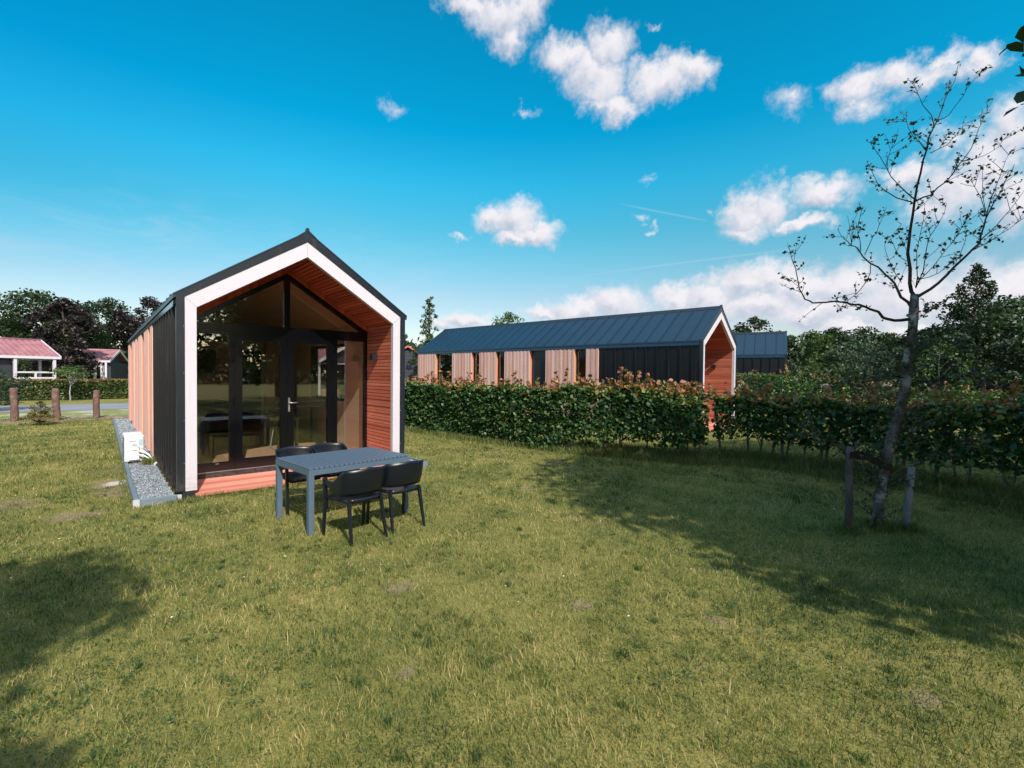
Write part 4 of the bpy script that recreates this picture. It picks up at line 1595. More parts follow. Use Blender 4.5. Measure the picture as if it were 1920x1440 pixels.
def tree(name, label, pos, h, cr, z0, mat, nclump=60, per=70, leaf=.16, kind='round', seed=0, group='trees beyond the cabins', trunk_r=None, cat='tree', clump=.24, lean=(0, 0), barkm='bark', shape='quad', flat=1.0):
    rs = np.random.default_rng(seed + 100)
    root = tag(empty(name, pos), label, cat, group)
    tr_ = trunk_r or h * .022
    tb_ = MB()
    n = 9
    pts = [(lean[0] * (k_ / n) ** 1.5 + .006 * h * math.sin(k_ * 1.7 + seed), lean[1] * (k_ / n) ** 1.5 + .006 * h * math.cos(k_ * 1.3 + seed), -.1 + (h * .93 + .1) * k_ / n) for k_ in range(n + 1)]
    tb_.tube(pts, [tr_ * (1.25 if k_ == 0 else 1) * (1 - .88 * k_ / n) for k_ in range(n + 1)], 8)
    clumps = []
    for k_ in range(nclump):
        t = (k_ + rs.uniform()) / nclump
        if kind == 'cone':
            z = z0 + (h - z0) * t
            rad = cr * (1 - t) ** .75 * rs.uniform(.35, 1.05)
            cs = clump * cr * (1.1 - .75 * t)
        elif kind == 'column':
            z = z0 + (h - z0) * t
            rad = cr * math.sin(PI * min(1, .15 + t * .85)) ** .8 * rs.uniform(.1, 1.0)
            cs = clump * cr * (1.15 - .6 * t)
        elif kind == 'wisp':
            z = z0 + (h - z0) * t ** .9
            w_ = .25 + .75 * (1 - t) ** 1.4 if t > .35 else 1
            rad = cr * w_ * rs.uniform(.0, 1.05)
            cs = clump * cr * (.9 - .55 * t)
        else:
            z = z0 + (h - z0) * (t * .94 + .03)
            rad = cr * math.sqrt(max(.02, 1 - (2 * t * .96 - .9) ** 2)) * rs.uniform(.45, 1.08) if t < .98 else 0
            cs = clump * cr * rs.uniform(.75, 1.3)
        a = rs.uniform(0, 2 * PI)
        f = (z / h) ** 1.5
        c = (lean[0] * f + rad * math.cos(a), lean[1] * f + rad * math.sin(a), z)
        clumps.append((*c, cs))
        if k_ % 2 == 0 or kind in ('cone', 'wisp'):
            zb = max(h * .12, z - rad * (.55 if kind != 'cone' else .15) - .2)
            fb_ = min(zb / (h * .93), 1)
            st_ = Vector((lean[0] * fb_ ** 1.5, lean[1] * fb_ ** 1.5, zb))
            en = Vector(c)
            mid = st_.lerp(en, .55) + Vector((rs.normal(0, .05), rs.normal(0, .05), .08 * rad)) * max(1, cr * .5)
            br = tr_ * (1 - .85 * fb_) * .5
            tb_.tube([st_, mid, en], [br, br * .6, br * .18], 5, cap=False)
    tb_.build('trunk', M[barkm], root)
    p_ = crown_points(rs, clumps, per, 1.0)
    p_[:, 2] = np.maximum(p_[:, 2], .25)
    keep = vnoise(p_, 2.6 / max(cr, .6), seed) + rs.normal(0, .5, len(p_)) > -.75
    p_ = p_[keep]
    r_ = np.clip(.45 + .28 * vnoise(p_, 3.2 / max(cr, .6), seed + 5) + rs.normal(0, .16, len(p_)), 0, 1)
    V, F, k_ = leaf_cloud(p_, leaf * rs.uniform(.6, 1.3, len(p_)), .3, shape, rs)
    np_mesh('crown', V, k_, F, mat, root, r_)
    return root


def px_tree(x, ytop, Y, **kw):
    p_ = at(x, ytop, Y)
    return dict(pos=(p_.x, p_.y, 0), h=p_.z, **kw)


def T(name, label, x, ytop, Y, cr, z0, mat, **kw):
    p_ = at(x, ytop, Y)
    return tree(name, label, (p_.x, p_.y, 0), p_.z * .965 if kw.get('group', 'x') not in (GL,) else p_.z, cr, z0, mat, **kw)


GL = 'trees behind the red roofed houses'
T('dark_tree', 'tallest dark leafy tree behind the left red roof', 80, 552, 44, 4.6, 1.4, M['dark'], nclump=110, per=110, leaf=.28, seed=1, group=GL, clump=.2)
T('dark_tree', 'thin branched tree at the left edge above the red roof', 12, 572, 42, 2.4, 3.0, M['dark'], nclump=34, per=60, leaf=.26, seed=2, group=GL, clump=.2, lean=(1.2, 0))
T('beech_tree', 'purple black beech standing between the two red roofs', 118, 563, 38, 2.15, .9, M['beech'], nclump=90, per=120, leaf=.24, seed=3, group=GL, clump=.22)
T('dark_tree', 'rounded dark green tree behind the second red roof', 200, 563, 53, 3.7, 1.2, M['dark'], nclump=90, per=110, leaf=.28, seed=4, group=GL, clump=.22)
T('beech_tree', 'purple beech close to the corner of the near cabin', 268, 560, 54, 3.4, 1.0, M['beech'], nclump=80, per=110, leaf=.28, seed=5, group=GL, clump=.22, lean=(.6, 0))
T('beech_tree', 'low purple beech filling the gap beside the near cabin', 238, 596, 55, 2.9, .8, M['beech'], nclump=60, per=100, leaf=.26, seed=55, group=GL, clump=.24)
T('dark_tree', 'low dark tree behind the left red roof at the frame edge', -30, 590, 47, 4.2, 1.0, M['dark'], nclump=80, per=100, leaf=.28, seed=56, group=GL)
T('sapling', 'young tree with pale stem in front of the clipped hedge', 131, 689, 27.2, .95, 1.35, M['light'], nclump=26, per=26, leaf=.13, seed=6, group=None, trunk_r=.045, barkm='stakel', clump=.34)
p_ = at(5, 770, 20.4)
tree('dark_bush', 'dark bush at the left edge of the lawn', (p_.x - .4, p_.y, 0), 1.75, 1.0, .1, M['dark'], nclump=40, per=80, leaf=.09, seed=7, group=None, cat='bush', clump=.35)
p_ = at(75, 796, 15.2)
tree('small_conifer', 'small yellowing conifer between the wooden poles', (p_.x, p_.y, 0), .78, .62, .03, M['conifer'], nclump=55, per=75, leaf=.045, seed=8, group=None, kind='cone', cat='shrub', clump=.22, trunk_r=.02)
# centre
T('young_tree', 'young tree with a narrow leader right behind the near cabin', 806, 552, 26, 1.25, 1.2, M['mid'], nclump=70, per=60, leaf=.12, seed=11, kind='wisp', clump=.26)
T('young_tree', 'tree crown showing above the ridge of the long cabin', 955, 581, 34, 1.9, 2.4, M['light'], nclump=60, per=60, leaf=.16, seed=12, clump=.22)
T('round_tree', 'broad tree behind the white gable of the long cabin', 1414, 589, 36, 1.8, 1.5, M['dark'], nclump=80, per=70, leaf=.18, seed=13, clump=.22)
T('round_tree', 'dark tree just right of the white gable peak', 1385, 607, 40, 1.5, 1.4, M['dark'], nclump=45, per=80, leaf=.2, seed=14)
for i, (x, y, Y, cr, m_, lab) in enumerate([
        (1482, 626, 36, 1.1, 'blue', 'pale grey green tree beside the farthest cabin'),
        (1522, 619, 40, 2.0, 'mid', 'mid green tree in the wood right of the farthest cabin'),
        (1566, 612, 42, 2.2, 'dark', 'dark domed tree in the wood, left of the apple trunk'),
        (1612, 611, 44, 2.4, 'dark', 'dark domed tree in the wood, behind the low apple branch'),
        (1660, 622, 42, 2.3, 'mid', 'mid green tree in the wood, directly left of the apple trunk'),
        (1712, 628, 44, 2.4, 'dark', 'dark tree in the wood, hidden by the apple trunk'),
        (1600, 640, 34, 1.8, 'blue', 'grey green tree standing in front of the wood')]):
    T('wood_tree', lab, x, y, Y, cr, .5, M[m_], nclump=70, per=90, leaf=.24, seed=20 + i, group='trees of the wood at the right', clump=.26)
T('small_tree', 'small light green tree in front of the wood', 1522, 668, 21, .75, .7, M['light'], nclump=40, per=60, leaf=.085, seed=31, kind='column', group='young trees on the far plot', clump=.33)
T('small_tree', 'slim young tree right of the farthest cabin', 1484, 668, 22, .4, .6, M['blue'], nclump=24, per=40, leaf=.08, seed=32, kind='column', group='young trees on the far plot', clump=.4)
T('small_tree', 'thin green yellow sapling above the back hedge', 1573, 676, 20, .28, .8, M['light'], nclump=18, per=30, leaf=.08, seed=33, kind='column', group='young trees on the far plot', clump=.45)
T('small_tree', 'loose grey green tree left of the apple trunk', 1635, 640, 17, 1.2, .8, M['blue'], nclump=60, per=60, leaf=.09, seed=34, group='young trees on the far plot', clump=.28)
T('small_tree', 'yellowish young tree right of the apple trunk', 1762, 640, 14, .95, .7, M['light'], nclump=38, per=40, leaf=.085, seed=35, group='young trees on the far plot', clump=.28)
T('feathery_conifer', 'tall feathery conifer behind the apple tree', 1832, 486, 23, 2.3, .8, M['dark'], nclump=150, per=130, leaf=.13, seed=36, kind='cone', group='big trees at the right', clump=.22)  # shade on these right-hand trees is put into the dark leaf colour
T('broad_tree', 'broad dark tree at the right edge of the picture', 1925, 555, 24, 3.3, .4, M['dark'], nclump=130, per=150, leaf=.19, seed=37, group='big trees at the right', clump=.22)
T('broad_tree', 'dark tree under the feathery conifer', 1770, 612, 27, 2.7, .4, M['dark'], nclump=100, per=150, leaf=.2, seed=38, group='big trees at the right', clump=.24)
T('broad_tree', 'low dark tree between the conifer and the right edge', 1870, 590, 20, 2.1, .3, M['dark'], nclump=100, per=140, leaf=.17, seed=39, group='big trees at the right', clump=.24)

# far wood closing the horizon
rs = np.random.default_rng(77)
n = 56000
az_ = rs.uniform(-PI, PI, n)
dd = rs.uniform(62, 85, n)
top = 4.6 + 1.3 * np.sin(az_ * 23) + .9 * np.sin(az_ * 57 + 1) + .5 * np.sin(az_ * 131)
z_ = rs.uniform(0, 1, n) ** .8 * top + rs.normal(0, .2, n)
fp = np.stack([np.sin(az_) * dd, np.cos(az_) * dd, np.maximum(z_, .1)], 1)
V, F, k_ = leaf_cloud(fp, rs.uniform(.6, 1.4, n), .3, 'quad', rs)
o = np_mesh('far_wood', V, k_, F, M['dark'], None, np.clip(rs.normal(.4, .2, n), 0, 1))
tag(o, 'far off dark wood closing the horizon', 'wood', kind='stuff')


# -------- red roofed houses
def house(name, label, E, ax, length, run, ez, rz, post_list=(), veranda=0.0, verge_left=False, group='red roofed holiday houses', windows=()):
    """E = right end of the front eave, ax = unit vector of the eave towards the left, roof rises along the normal"""
    ax = Vector((ax[0], ax[1], 0)).normalized()
    nb = Vector((ax.y, -ax.x, 0))
    if nb.y < 0:
        nb = -nb
    root = tag(empty(name, (E[0], E[1], 0), math.atan2(-ax.y, -ax.x)), label, 'house', group)
    # local x: from left to right (towards E), origin at E ; local y: towards the ridge
    sgn = 1 if Vector((-ax.x, -ax.y, 0)).cross(nb).z > 0 else -1
    Ly = lambda y: sgn * y
    rows = 9
    rf = MB()
    for side in (0, 1):
        for i in range(rows):
            y0, y1 = run * i / rows, run * (i + 1) / rows + .02
            z0_, z1_ = ez + (rz - ez) * i / rows + .035, ez + (rz - ez) * (i + 1) / rows + .01
            if side:
                y0, y1 = 2 * run - y0, 2 * run - y1
            x = -length
            while x < -.01:
                x2 = min(x + .3, 0)
                xm = (x + x2) / 2
                a = [(x, Ly(y0), z0_), (xm, Ly(y0), z0_ + .045), (x2, Ly(y0), z0_), (x2, Ly(y1), z1_), (xm, Ly(y1), z1_ + .045), (x, Ly(y1), z1_),
                     (x, Ly(y0), z0_ - .04), (xm, Ly(y0), z0_ + .01), (x2, Ly(y0), z0_ - .04)]
                rf.add(a, [(0, 1, 4, 5), (1, 2, 3, 4), (6, 7, 1, 0), (7, 8, 2, 1)])
                x += .3
    rf.tube([(-length, Ly(run), rz + .03), (0, Ly(run), rz + .03)], .09, 8)
    roof = rf.build('roof', M['tile'], root)
    vb = MB()
    for x in ((0.0, .05), (-length - .05, -length)):
        for side in (0, 1):
            ya, yb_ = (0, run) if side == 0 else (2 * run, run)
            vs = [(x[0], Ly(ya), ez - .13), (x[1], Ly(ya), ez - .13), (x[1], Ly(yb_), rz - .10), (x[0], Ly(yb_), rz - .10),
                  (x[0], Ly(ya), ez + .06), (x[1], Ly(ya), ez + .06), (x[1], Ly(yb_), rz + .10), (x[0], Ly(yb_), rz + .10)]
            vb.add(vs, [(0, 3, 2, 1), (4, 5, 6, 7), (0, 1, 5, 4), (1, 2, 6, 5), (2, 3, 7, 6), (3, 0, 4, 7)])
    vb.box((-length, Ly(-.03), ez - .13), (0, Ly(.02), ez + .03))
    vb.build('bargeboard', M['white'], roof)
    wl = MB()
    wx = -veranda
    yv = .35
    wl.box((-length + .3, Ly(yv), 0), (wx, Ly(2 * run - .35), ez - .14))
    wl.add([(-.35 - veranda * .0, Ly(yv), ez - .14), (-.35, Ly(2 * run - .35), ez - .14), (-.35, Ly(run), rz - .18),
            (-length + .3, Ly(yv), ez - .14), (-length + .3, Ly(2 * run - .35), ez - .14), (-length + .3, Ly(run), rz - .18)],
           [(0, 1, 2), (3, 5, 4)])
    wl.build('wall', M['darkboard'], root)
    if veranda:
        MB().box((-veranda, Ly(yv), .02), (-.3, Ly(2 * run - .4), .75)).build('veranda_floor', M['joist'], root)
        MB().box((-veranda, Ly(yv + .02), ez - .2), (-.3, Ly(2 * run - .4), ez - .15)).build('veranda_ceiling', M['white'], root)
    for (x, y) in post_list:
        MB().box((x - .07, Ly(y - .07), 0), (x + .07, Ly(y + .07), ez - .14)).build('post', M['white'], root)
    return root, Ly, ez


H1, Ly, ez = house('red_roofed_house', 'dark house with red tiled roof and white railed veranda at the left edge', (-29.6, 31.0), (-.41, -.91), 9.0, 2.6, 2.62, 3.74,
                   [(-.28, .1), (-2.15, .1), (-.28, 2.0)], veranda=2.2)
rl = MB()
for z in (1.58, 1.22):
    rl.box((-2.1, Ly(.06), z), (-.3, Ly(.14), z + .10))
rl.box((-1.25, Ly(.05), .7), (-1.15, Ly(.15), 1.579))
rl.box((-.34, Ly(.15), 1.58), (-.26, Ly(2.3), 1.68))
rl.build('railing', M['white'], H1)
wn_ = MB()
wn_.box((-2.195, Ly(1.0), .6), (-2.16, Ly(1.1), 2.2)); wn_.box((-2.195, Ly(1.9), .6), (-2.16, Ly(2.0), 2.2)); wn_.box((-2.195, Ly(1.0), 2.12), (-2.16, Ly(2.0), 2.2))
wn_.build('window_frame', M['white'], H1)
MB().box((-2.19, Ly(1.1), .6), (-2.175, Ly(1.9), 2.12)).build('pane', M['glass'], H1)
H2, Ly, ez = house('red_roofed_house', 'second dark house with red tiled roof, half hidden by the purple beech', (-34.9, 41.0), (-.894, -.447), 3.9, 3.0, 2.62, 3.62,
                   [(-.25, .05), (-.55, .05), (-3.6, .05)], veranda=.0)
for i, x in enumerate((-2.1, -1.35, -.75)):
    f = MB().box((x - .30, Ly(.30), .95), (x - .22, Ly(.345), 2.2)).box((x + .22, Ly(.30), .95), (x + .30, Ly(.345), 2.2)).box((x - .22, Ly(.30), 2.12), (x + .22, Ly(.345), 2.2)).box((x - .22, Ly(.30), .95), (x + .22, Ly(.345), 1.03)).build('window_frame', M['white'], H2)
    MB().box((x - .22, Ly(.32), 1.03), (x + .22, Ly(.335), 2.12)).build('pane', M['glass'], f)
o = empty('picket_rail', (-30.4, 39.4, 0), .25)
tag(o, 'white rail beside the second red roofed house', 'railing')
MB().box((0, 0, 1.12), (4.5, .08, 1.22)).build('rail', M['white'], o)
for x in (0, 1.5, 3.0, 4.4):
    MB().box((x, 0, 0), (x + .09, .08, 1.12)).build('post', M['white'], o)
# dark shed with red roof right behind the near cabin
p_ = at(765, 651, 27)
S = tag(empty('garden_shed', (p_.x, p_.y, 0), R(12)), 'dark boarded shed with red roof just right of the near cabin', 'shed')
zr = p_.z
hw = 2.3
ze = zr - 1.45
wl = MB()
nb_ = 13
for i in range(nb_):
    za, zb = ze * i / nb_, ze * (i + 1) / nb_ - .012
    wl.box((-hw, -.02, za), (hw, 0.02, zb))
wl.prism([(-hw, 0), (-hw, ze), (0, zr - .06), (hw, ze), (hw, 0)], .03, 4.5)
k_ = 7
for i in range(k_):
    za, zb = ze + (zr - .1 - ze) * i / k_, ze + (zr - .1 - ze) * (i + 1) / k_ - .012
    xa, xb = hw * (1 - i / k_), hw * (1 - (i + 1) / k_)
    wl.prism([(-xa, za), (xa, za), (xb, zb), (-xb, zb)], -.02, .02)
wl.build('wall', M['darkboard'], S)
rf = MB()
for s_ in (-1, 1):
    q = [(s_ * (hw + .2), ze - .13), (0, zr), (0, zr + .09), (s_ * (hw + .2), ze - .04)]
    rf.prism(q, -.22, 4.7)
rf.build('roof', M['tilered'], S)
# house seen through the right window of the near cabin
H3, Ly, ez = house('red_roofed_house', 'red roofed house with white posts seen through the inner window of the near cabin', (-11.2, 27.5), (-.75, .66), 5.0, 2.6, 2.5, 3.9,
                   [(-.3, .1), (-2.0, .1), (-4.7, .1)], veranda=1.8)

# white fences, far right
o = empty('rail_fence', tuple(at(1538, 716, 24))[:2] + (0,), .1)
tag(o, 'white post and rail fence between hedge and wood', 'fence')
for k_, x in enumerate((0, 3.2, 6.4, 9.6)):
    MB().box((x, 0, 0), (x + .1, .08, 1.75 if k_ == 0 else 1.55)).build('post', M['white'], o)
MB().box((0.1, .02, 1.38), (9.6, .06, 1.46)).build('rail', M['white'], o)
o = empty('wire_fence', tuple(at(1780, 712, 21))[:2] + (0,), -.12)
tag(o, 'low grey metal fence at the far right under the trees', 'fence')
for k_ in range(7):
    MB().box((k_ * 1.1, 0, 0), (k_ * 1.1 + .05, .05, 1.35)).build('post', M['edging'], o)
MB().box((0, .06, 1.28), (6.65, .10, 1.33)).box((0, .06, .9), (6.65, .09, .93)).build('rail', M['edging'], o)

# ------------------------------------------------------------------ trees behind the camera: they shade the lawn and stand in the glass
GB = 'big trees behind the viewer'
tree('lime_tree', 'large leafy tree at the right whose branch tips hang into the top right corner', (6.3, 1.9, 0), 7.4, 2.55, 2.6, M['mid'], nclump=110, per=230, leaf=.15, seed=61, group=GB, clump=.27, trunk_r=.17, shape='hex')
tree('lime_tree', 'tall tree behind the viewer shading the hedge at the right', (10.6, 1.2, 0), 9.5, 3.9, 2.4, M['mid'], nclump=130, per=200, leaf=.22, seed=62, group=GB, clump=.26, trunk_r=.22)
tree('lime_tree', 'broad tree beyond the right edge shading the back plots', (16.5, 3.0, 0), 10.5, 4.3, 2.2, M['dark'], nclump=110, per=120, leaf=.26, seed=63, group=GB, clump=.27, trunk_r=.24)
tree('lime_tree', 'small tree behind the viewer shading the lower left lawn', (-1.05, -3.0, 0), 6.6, 1.35, 3.6, M['mid'], nclump=70, per=190, leaf=.14, seed=64, group=GB, clump=.32, trunk_r=.10)
for i, (x, y, h, cr) in enumerate([(-9, -9, 9.5, 3.4), (-14.5, -6, 10, 3.8), (6.5, -13, 10, 3.8), (13, -10, 11, 4.2), (-3.5, -16, 9, 3.6), (-20, -12, 11, 4.4), (2.0, -24, 11, 4.5), (20, -8, 11, 4.5)]):
    tree('field_tree', ['leafy tree behind the viewer, mirrored in the left pane', 'wide tree far behind the viewer at the left, next to the left fence line', 'broad dark tree behind the viewer to the right, beyond the lawn', 'tallest tree behind the viewer at the far right', 'dark tree straight behind the viewer at the field edge', 'big tree at the far left behind the viewer', 'dark tree beyond the others, far across the field behind the viewer', 'broad tree off the right edge, level with the viewer'][i], (x, y, 0), h, cr, 1.3, M['mid' if i % 2 else 'dark'],
         nclump=90, per=70, leaf=.34, seed=70 + i, group=GB, clump=.28)

rs = np.random.default_rng(91)
lime = bpy.data.objects['lime_tree']
lb = MB()
lpos = Vector(lime.location)
hang = []
for (p0, p1, p2) in (((5.2, 2.3, 4.3), (4.0, 3.0, 4.15), at(1909, 84, 3.1)), ((5.2, 2.3, 4.2), (4.1, 3.0, 3.9), at(1917, 130, 3.05)), ((5.2, 2.3, 4.1), (4.2, 3.0, 3.7), at(1914, 196, 3.1))):
    p0, p1, p2 = Vector(p0), Vector(p1), Vector(p2)
    lb.tube([p0 - lpos, p1 - lpos, p2 - lpos], [.016, .008, .003], 6, cap=False)
    for k_ in range(46):
        q = p1.lerp(p2, rs.uniform(-.1, 1.0)) if rs.uniform() < .75 else p0.lerp(p1, rs.uniform(.2, 1))
        hang.append(tuple(q - lpos + Vector(rs.normal(0, .055, 3))))
lb.build('branch', M['bark'], lime)
V, F, k_ = leaf_cloud(np.array(hang), rs.uniform(.07, .13, len(hang)), .1, 'hex', rs)
np_mesh('branch_leaves', V, k_, F, M['mid'], lime, rs.uniform(0, .6, len(hang)))

# ------------------------------------------------------------------ apple tree
AT = Vector((4.317, 5.532, 0))
apple = tag(empty('apple_tree', AT), 'slender apple tree with lichened leaning trunk and sparse leaves on the right', 'tree')
APY = 5.53


def apx(x, y, dy=0.0):
    return at(x, y, APY + dy) - AT


trunk = [(1645, 996), (1647, 957), (1652, 915), (1662, 867), (1671, 823), (1684, 784), (1694, 746), (1700, 708), (1705, 663), (1711, 621), (1713, 587), (1715, 552)]
tr_r = [.062, .056, .052, .050, .055, .054, .054, .054, .050, .045, .048, .040]
tm = MB()
tm.tube([apx(x, y) for x, y in trunk], tr_r, 12)
rs = random.Random(5)
for k_ in range(26):      # knobs and burrs
    i = rs.randrange(1, 11)
    x, y = trunk[i]
    c = apx(x + rs.uniform(-3, 3), y + rs.uniform(-12, 12))
    a = rs.uniform(0, 6.28)
    d = Vector((math.cos(a), math.sin(a), .1)) * tr_r[i]
    tm.tube([c + d * .5, c + d * .95, c + d * 1.18], [.022, .018, .006], 7)
tm.build('trunk', M['applebark'], apple)
LIMBS = [  # (points, start radius, end radius, depth drift)
    ([(1715, 556), (1706, 531), (1702, 475), (1707, 430), (1715, 377), (1726, 325), (1739, 276), (1749, 242), (1766, 205), (1779, 171), (1794, 136)], .027, .004, .3),
    ([(1708, 598), (1677, 601), (1655, 595), (1632, 580), (1610, 571), (1587, 567), (1565, 565), (1524, 568), (1509, 561), (1499, 542), (1494, 516), (1486, 490), (1481, 469)], .024, .003, -.7),
    ([(1709, 576), (1689, 557), (1677, 531), (1659, 514), (1632, 494), (1610, 469), (1595, 460), (1584, 449), (1571, 430)], .022, .003, .5),
    ([(1632, 497), (1625, 527), (1602, 554), (1587, 569)], .006, .004, -.1),
    ([(1614, 471), (1608, 437), (1614, 400), (1621, 387)], .006, .002, .2),
    ([(1621, 478), (1636, 445), (1649, 419), (1655, 402)], .006, .002, -.3),
    ([(1597, 461), (1593, 437), (1589, 404)], .005, .002, .2),
    ([(1718, 558), (1745, 542), (1775, 516), (1805, 486), (1824, 467), (1839, 441), (1848, 411), (1865, 377), (1884, 340), (1902, 308)], .024, .003, -.6),
    ([(1848, 405), (1839, 370), (1824, 344), (1814, 325)], .006, .002, .2),
    ([(1849, 398), (1842, 362), (1842, 310)], .005, .002, -.3),
    ([(1849, 405), (1865, 355), (1880, 317), (1891, 289)], .007, .002, .3),
    ([(1833, 456), (1869, 422), (1895, 392), (1922, 355)], .008, .002, -.3),
    ([(1824, 469), (1857, 452), (1891, 430), (1922, 404)], .008, .002, .4),
    ([(1800, 491), (1806, 462), (1812, 437), (1806, 412)], .005, .002, .2),
    ([(1717, 377), (1745, 366), (1775, 340), (1797, 310), (1820, 280), (1835, 242), (1850, 209), (1869, 175)], .012, .002, .6),
    ([(1803, 302), (1842, 293), (1872, 276), (1902, 244)], .005, .002, -.3),
    ([(1745, 287), (1775, 272), (1797, 246), (1816, 227)], .006, .002, .4),
    ([(1760, 225), (1779, 216), (1805, 182), (1824, 152), (1835, 137)], .006, .002, -.3),
    ([(1715, 374), (1685, 347), (1662, 314), (1640, 280), (1632, 265)], .009, .002, -.5),
    ([(1710, 379), (1662, 359), (1640, 332), (1625, 302)], .009, .002, .5),
    ([(1661, 312), (1670, 280), (1683, 254)], .005, .002, .2),
    ([(1737, 282), (1711, 254), (1700, 227), (1692, 209)], .006, .002, .4),
    ([(1752, 239), (1730, 197), (1719, 171), (1711, 152)], .006, .002, -.3),
    ([(1717, 540), (1719, 500), (1726, 437), (1734, 381)], .008, .002, .3),
    ([(1717, 540), (1737, 467), (1760, 419), (1775, 381)], .008, .002, -.4),
    ([(1718, 530), (1752, 497), (1790, 449), (1812, 404)], .007, .002, .5),
    ([(1722, 524), (1760, 512), (1785, 488), (1800, 470)], .006, .002, -.2),
    ([(1700, 490), (1680, 470), (1668, 446), (1690, 420)], .005, .002, .3),
    ([(1690, 530), (1672, 500), (1660, 470), (1665, 440)], .005, .002, -.4),
    ([(1709, 634), (1737, 614), (1764, 617), (1812, 625)], .010, .003, -.5),
    ([(1705, 718), (1751, 714), (1790, 708), (1822, 705), (1860, 712), (1890, 722)], .012, .003, .5),
    ([(1696, 708), (1668, 703), (1636, 714), (1588, 720), (1544, 717)], .012, .003, -.6),
    ([(1649, 900), (1624, 880), (1579, 845), (1537, 815), (1507, 794)], .010, .003, -.5),
    ([(1651, 914), (1703, 883), (1751, 855), (1799, 832), (1847, 823)], .010, .003, .5),
    ([(1700, 690), (1720, 660), (1745, 640), (1770, 655)], .007, .002, .5),
    ([(1697, 735), (1660, 700), (1640, 670), (1610, 655)], .008, .002, .6),
    ([(1664, 860), (1700, 830), (1730, 812), (1745, 790)], .007, .002, -.4),
    ([(1655, 905), (1640, 870), (1630, 850), (1600, 862)], .006, .002, .4),
    ([(1712, 600), (1735, 590), (1752, 575), (1768, 590)], .006, .002, .5),
    ([(1706, 655), (1690, 640), (1660, 645), (1635, 668), (1620, 700)], .006, .002, -.4),
]
rn = np.random.default_rng(21)
leafp = []
for k_, (pts, r0, r1, drift) in enumerate(LIMBS):
    n = len(pts)
    W_ = [apx(x, y, drift * (i / (n - 1)) ** 1.2 * (1 if k_ < 29 else .8)) for i, (x, y) in enumerate(pts)]
    # densify with a little crookedness
    Q = []
    for i in range(n - 1):
        for t in (0, .5):
            q = W_[i].lerp(W_[i + 1], t)
            if t > 0:
                q += Vector(rn.normal(0, .010, 3))
            Q.append(q)
    Q.append(W_[-1])
    m_ = len(Q)
    lm = MB()
    lm.tube(Q, [(r0 + (r1 - r0) * (i / (m_ - 1)) ** .7) * .84 for i in range(m_)], 7 if r0 > .01 else 5)
    # side twigs
    Ltot = sum((Q[i + 1] - Q[i]).length for i in range(m_ - 1))
    nt = int(Ltot * (13 if k_ < 29 else 26))
    for j in range(nt):
        f = rn.uniform(.12, 1)
        i = min(int(f * (m_ - 1)), m_ - 2)
        a = Q[i].lerp(Q[i + 1], rn.uniform())
        dr = (Q[i + 1] - Q[i]).normalized()
        sd = Vector(rn.normal(0, 1, 3)); sd -= dr * sd.dot(dr); sd.normalize()
        ll = rn.uniform(.03, .13) if rn.uniform() < .75 else rn.uniform(.14, .30)
        up_ = Vector((0, 0, .5 if k_ < 29 else .1))
        b = a + (sd + dr * .6 + up_).normalized() * ll
        mid = a.lerp(b, .5) + Vector(rn.normal(0, .006, 3))
        lm.tube([a, mid, b], [.0030, .0024, .0016], 4, cap=False)
        nl = int(1 + ll * (24 if k_ < 29 else 64))
        for _ in range(nl):
            leafp.append(tuple(a.lerp(b, rn.uniform(.35, 1.05)) + Vector(rn.normal(0, .014, 3))))
    lm.build('limb', M['twig'] if k_ not in (1, 2, 7) else M['bark'], apple)
leafp = np.array(leafp)
# water shoots with leaves round the lower trunk
ws = MB()
for j in range(95):
    x, y = trunk[int(rn.integers(1, 9))]
    a = apx(x, y + rn.uniform(-20, 20))
    th_ = rn.uniform(0, 6.28)
    b = a + Vector((math.cos(th_), math.sin(th_) * .8, rn.uniform(-.2, .8))) * rn.uniform(.12, .46)
    ws.tube([a, a.lerp(b, .5) + Vector(rn.normal(0, .012, 3)), b], [.005, .004, .002], 4, cap=False)
    for _ in range(int(rn.integers(8, 26))):
        leafp = np.vstack([leafp, np.array(a.lerp(b, rn.uniform(.3, 1.08)) + Vector(rn.normal(0, .022, 3)))])
ws.build('water_shoots', M['bark'], apple)
V, F, kk = leaf_cloud(leafp, rn.uniform(.024, .056, len(leafp)), .2, 'quad', rn)
np_mesh('leaves', V, kk, F, M['appleleaf'], apple, rn.uniform(0, 1, len(leafp)))

# stakes and strap
sk = MB().tube([(0, 0, -.1), (.004, 0, .3), (-.004, .004, .7), (.0, 0, .99)], [.040, .039, .038, .037], 12).build('tree_stake', M['stakem'])
sk.location = (3.86, 5.37, 0)
tag(sk, 'dark round wooden stake left of the apple trunk', 'stake')
p_ = at(1698, 994, 5.50)
sk2 = MB().tube([(0, 0, -.1), (.01, 0, .25), (.03, 0, .5), (.045, .0, .74)], [.042, .040, .038, .036], 12).build('tree_stake', M['stakel'])
sk2.location = (4.63, 5.50, 0)
tag(sk2, 'pale weathered stake right of the apple trunk', 'stake')
sp_ = MB()
a0, a1 = Vector((3.87, 5.33, .86)), at(1662, 873, 5.46)
b0 = at(1672, 866, 5.62)


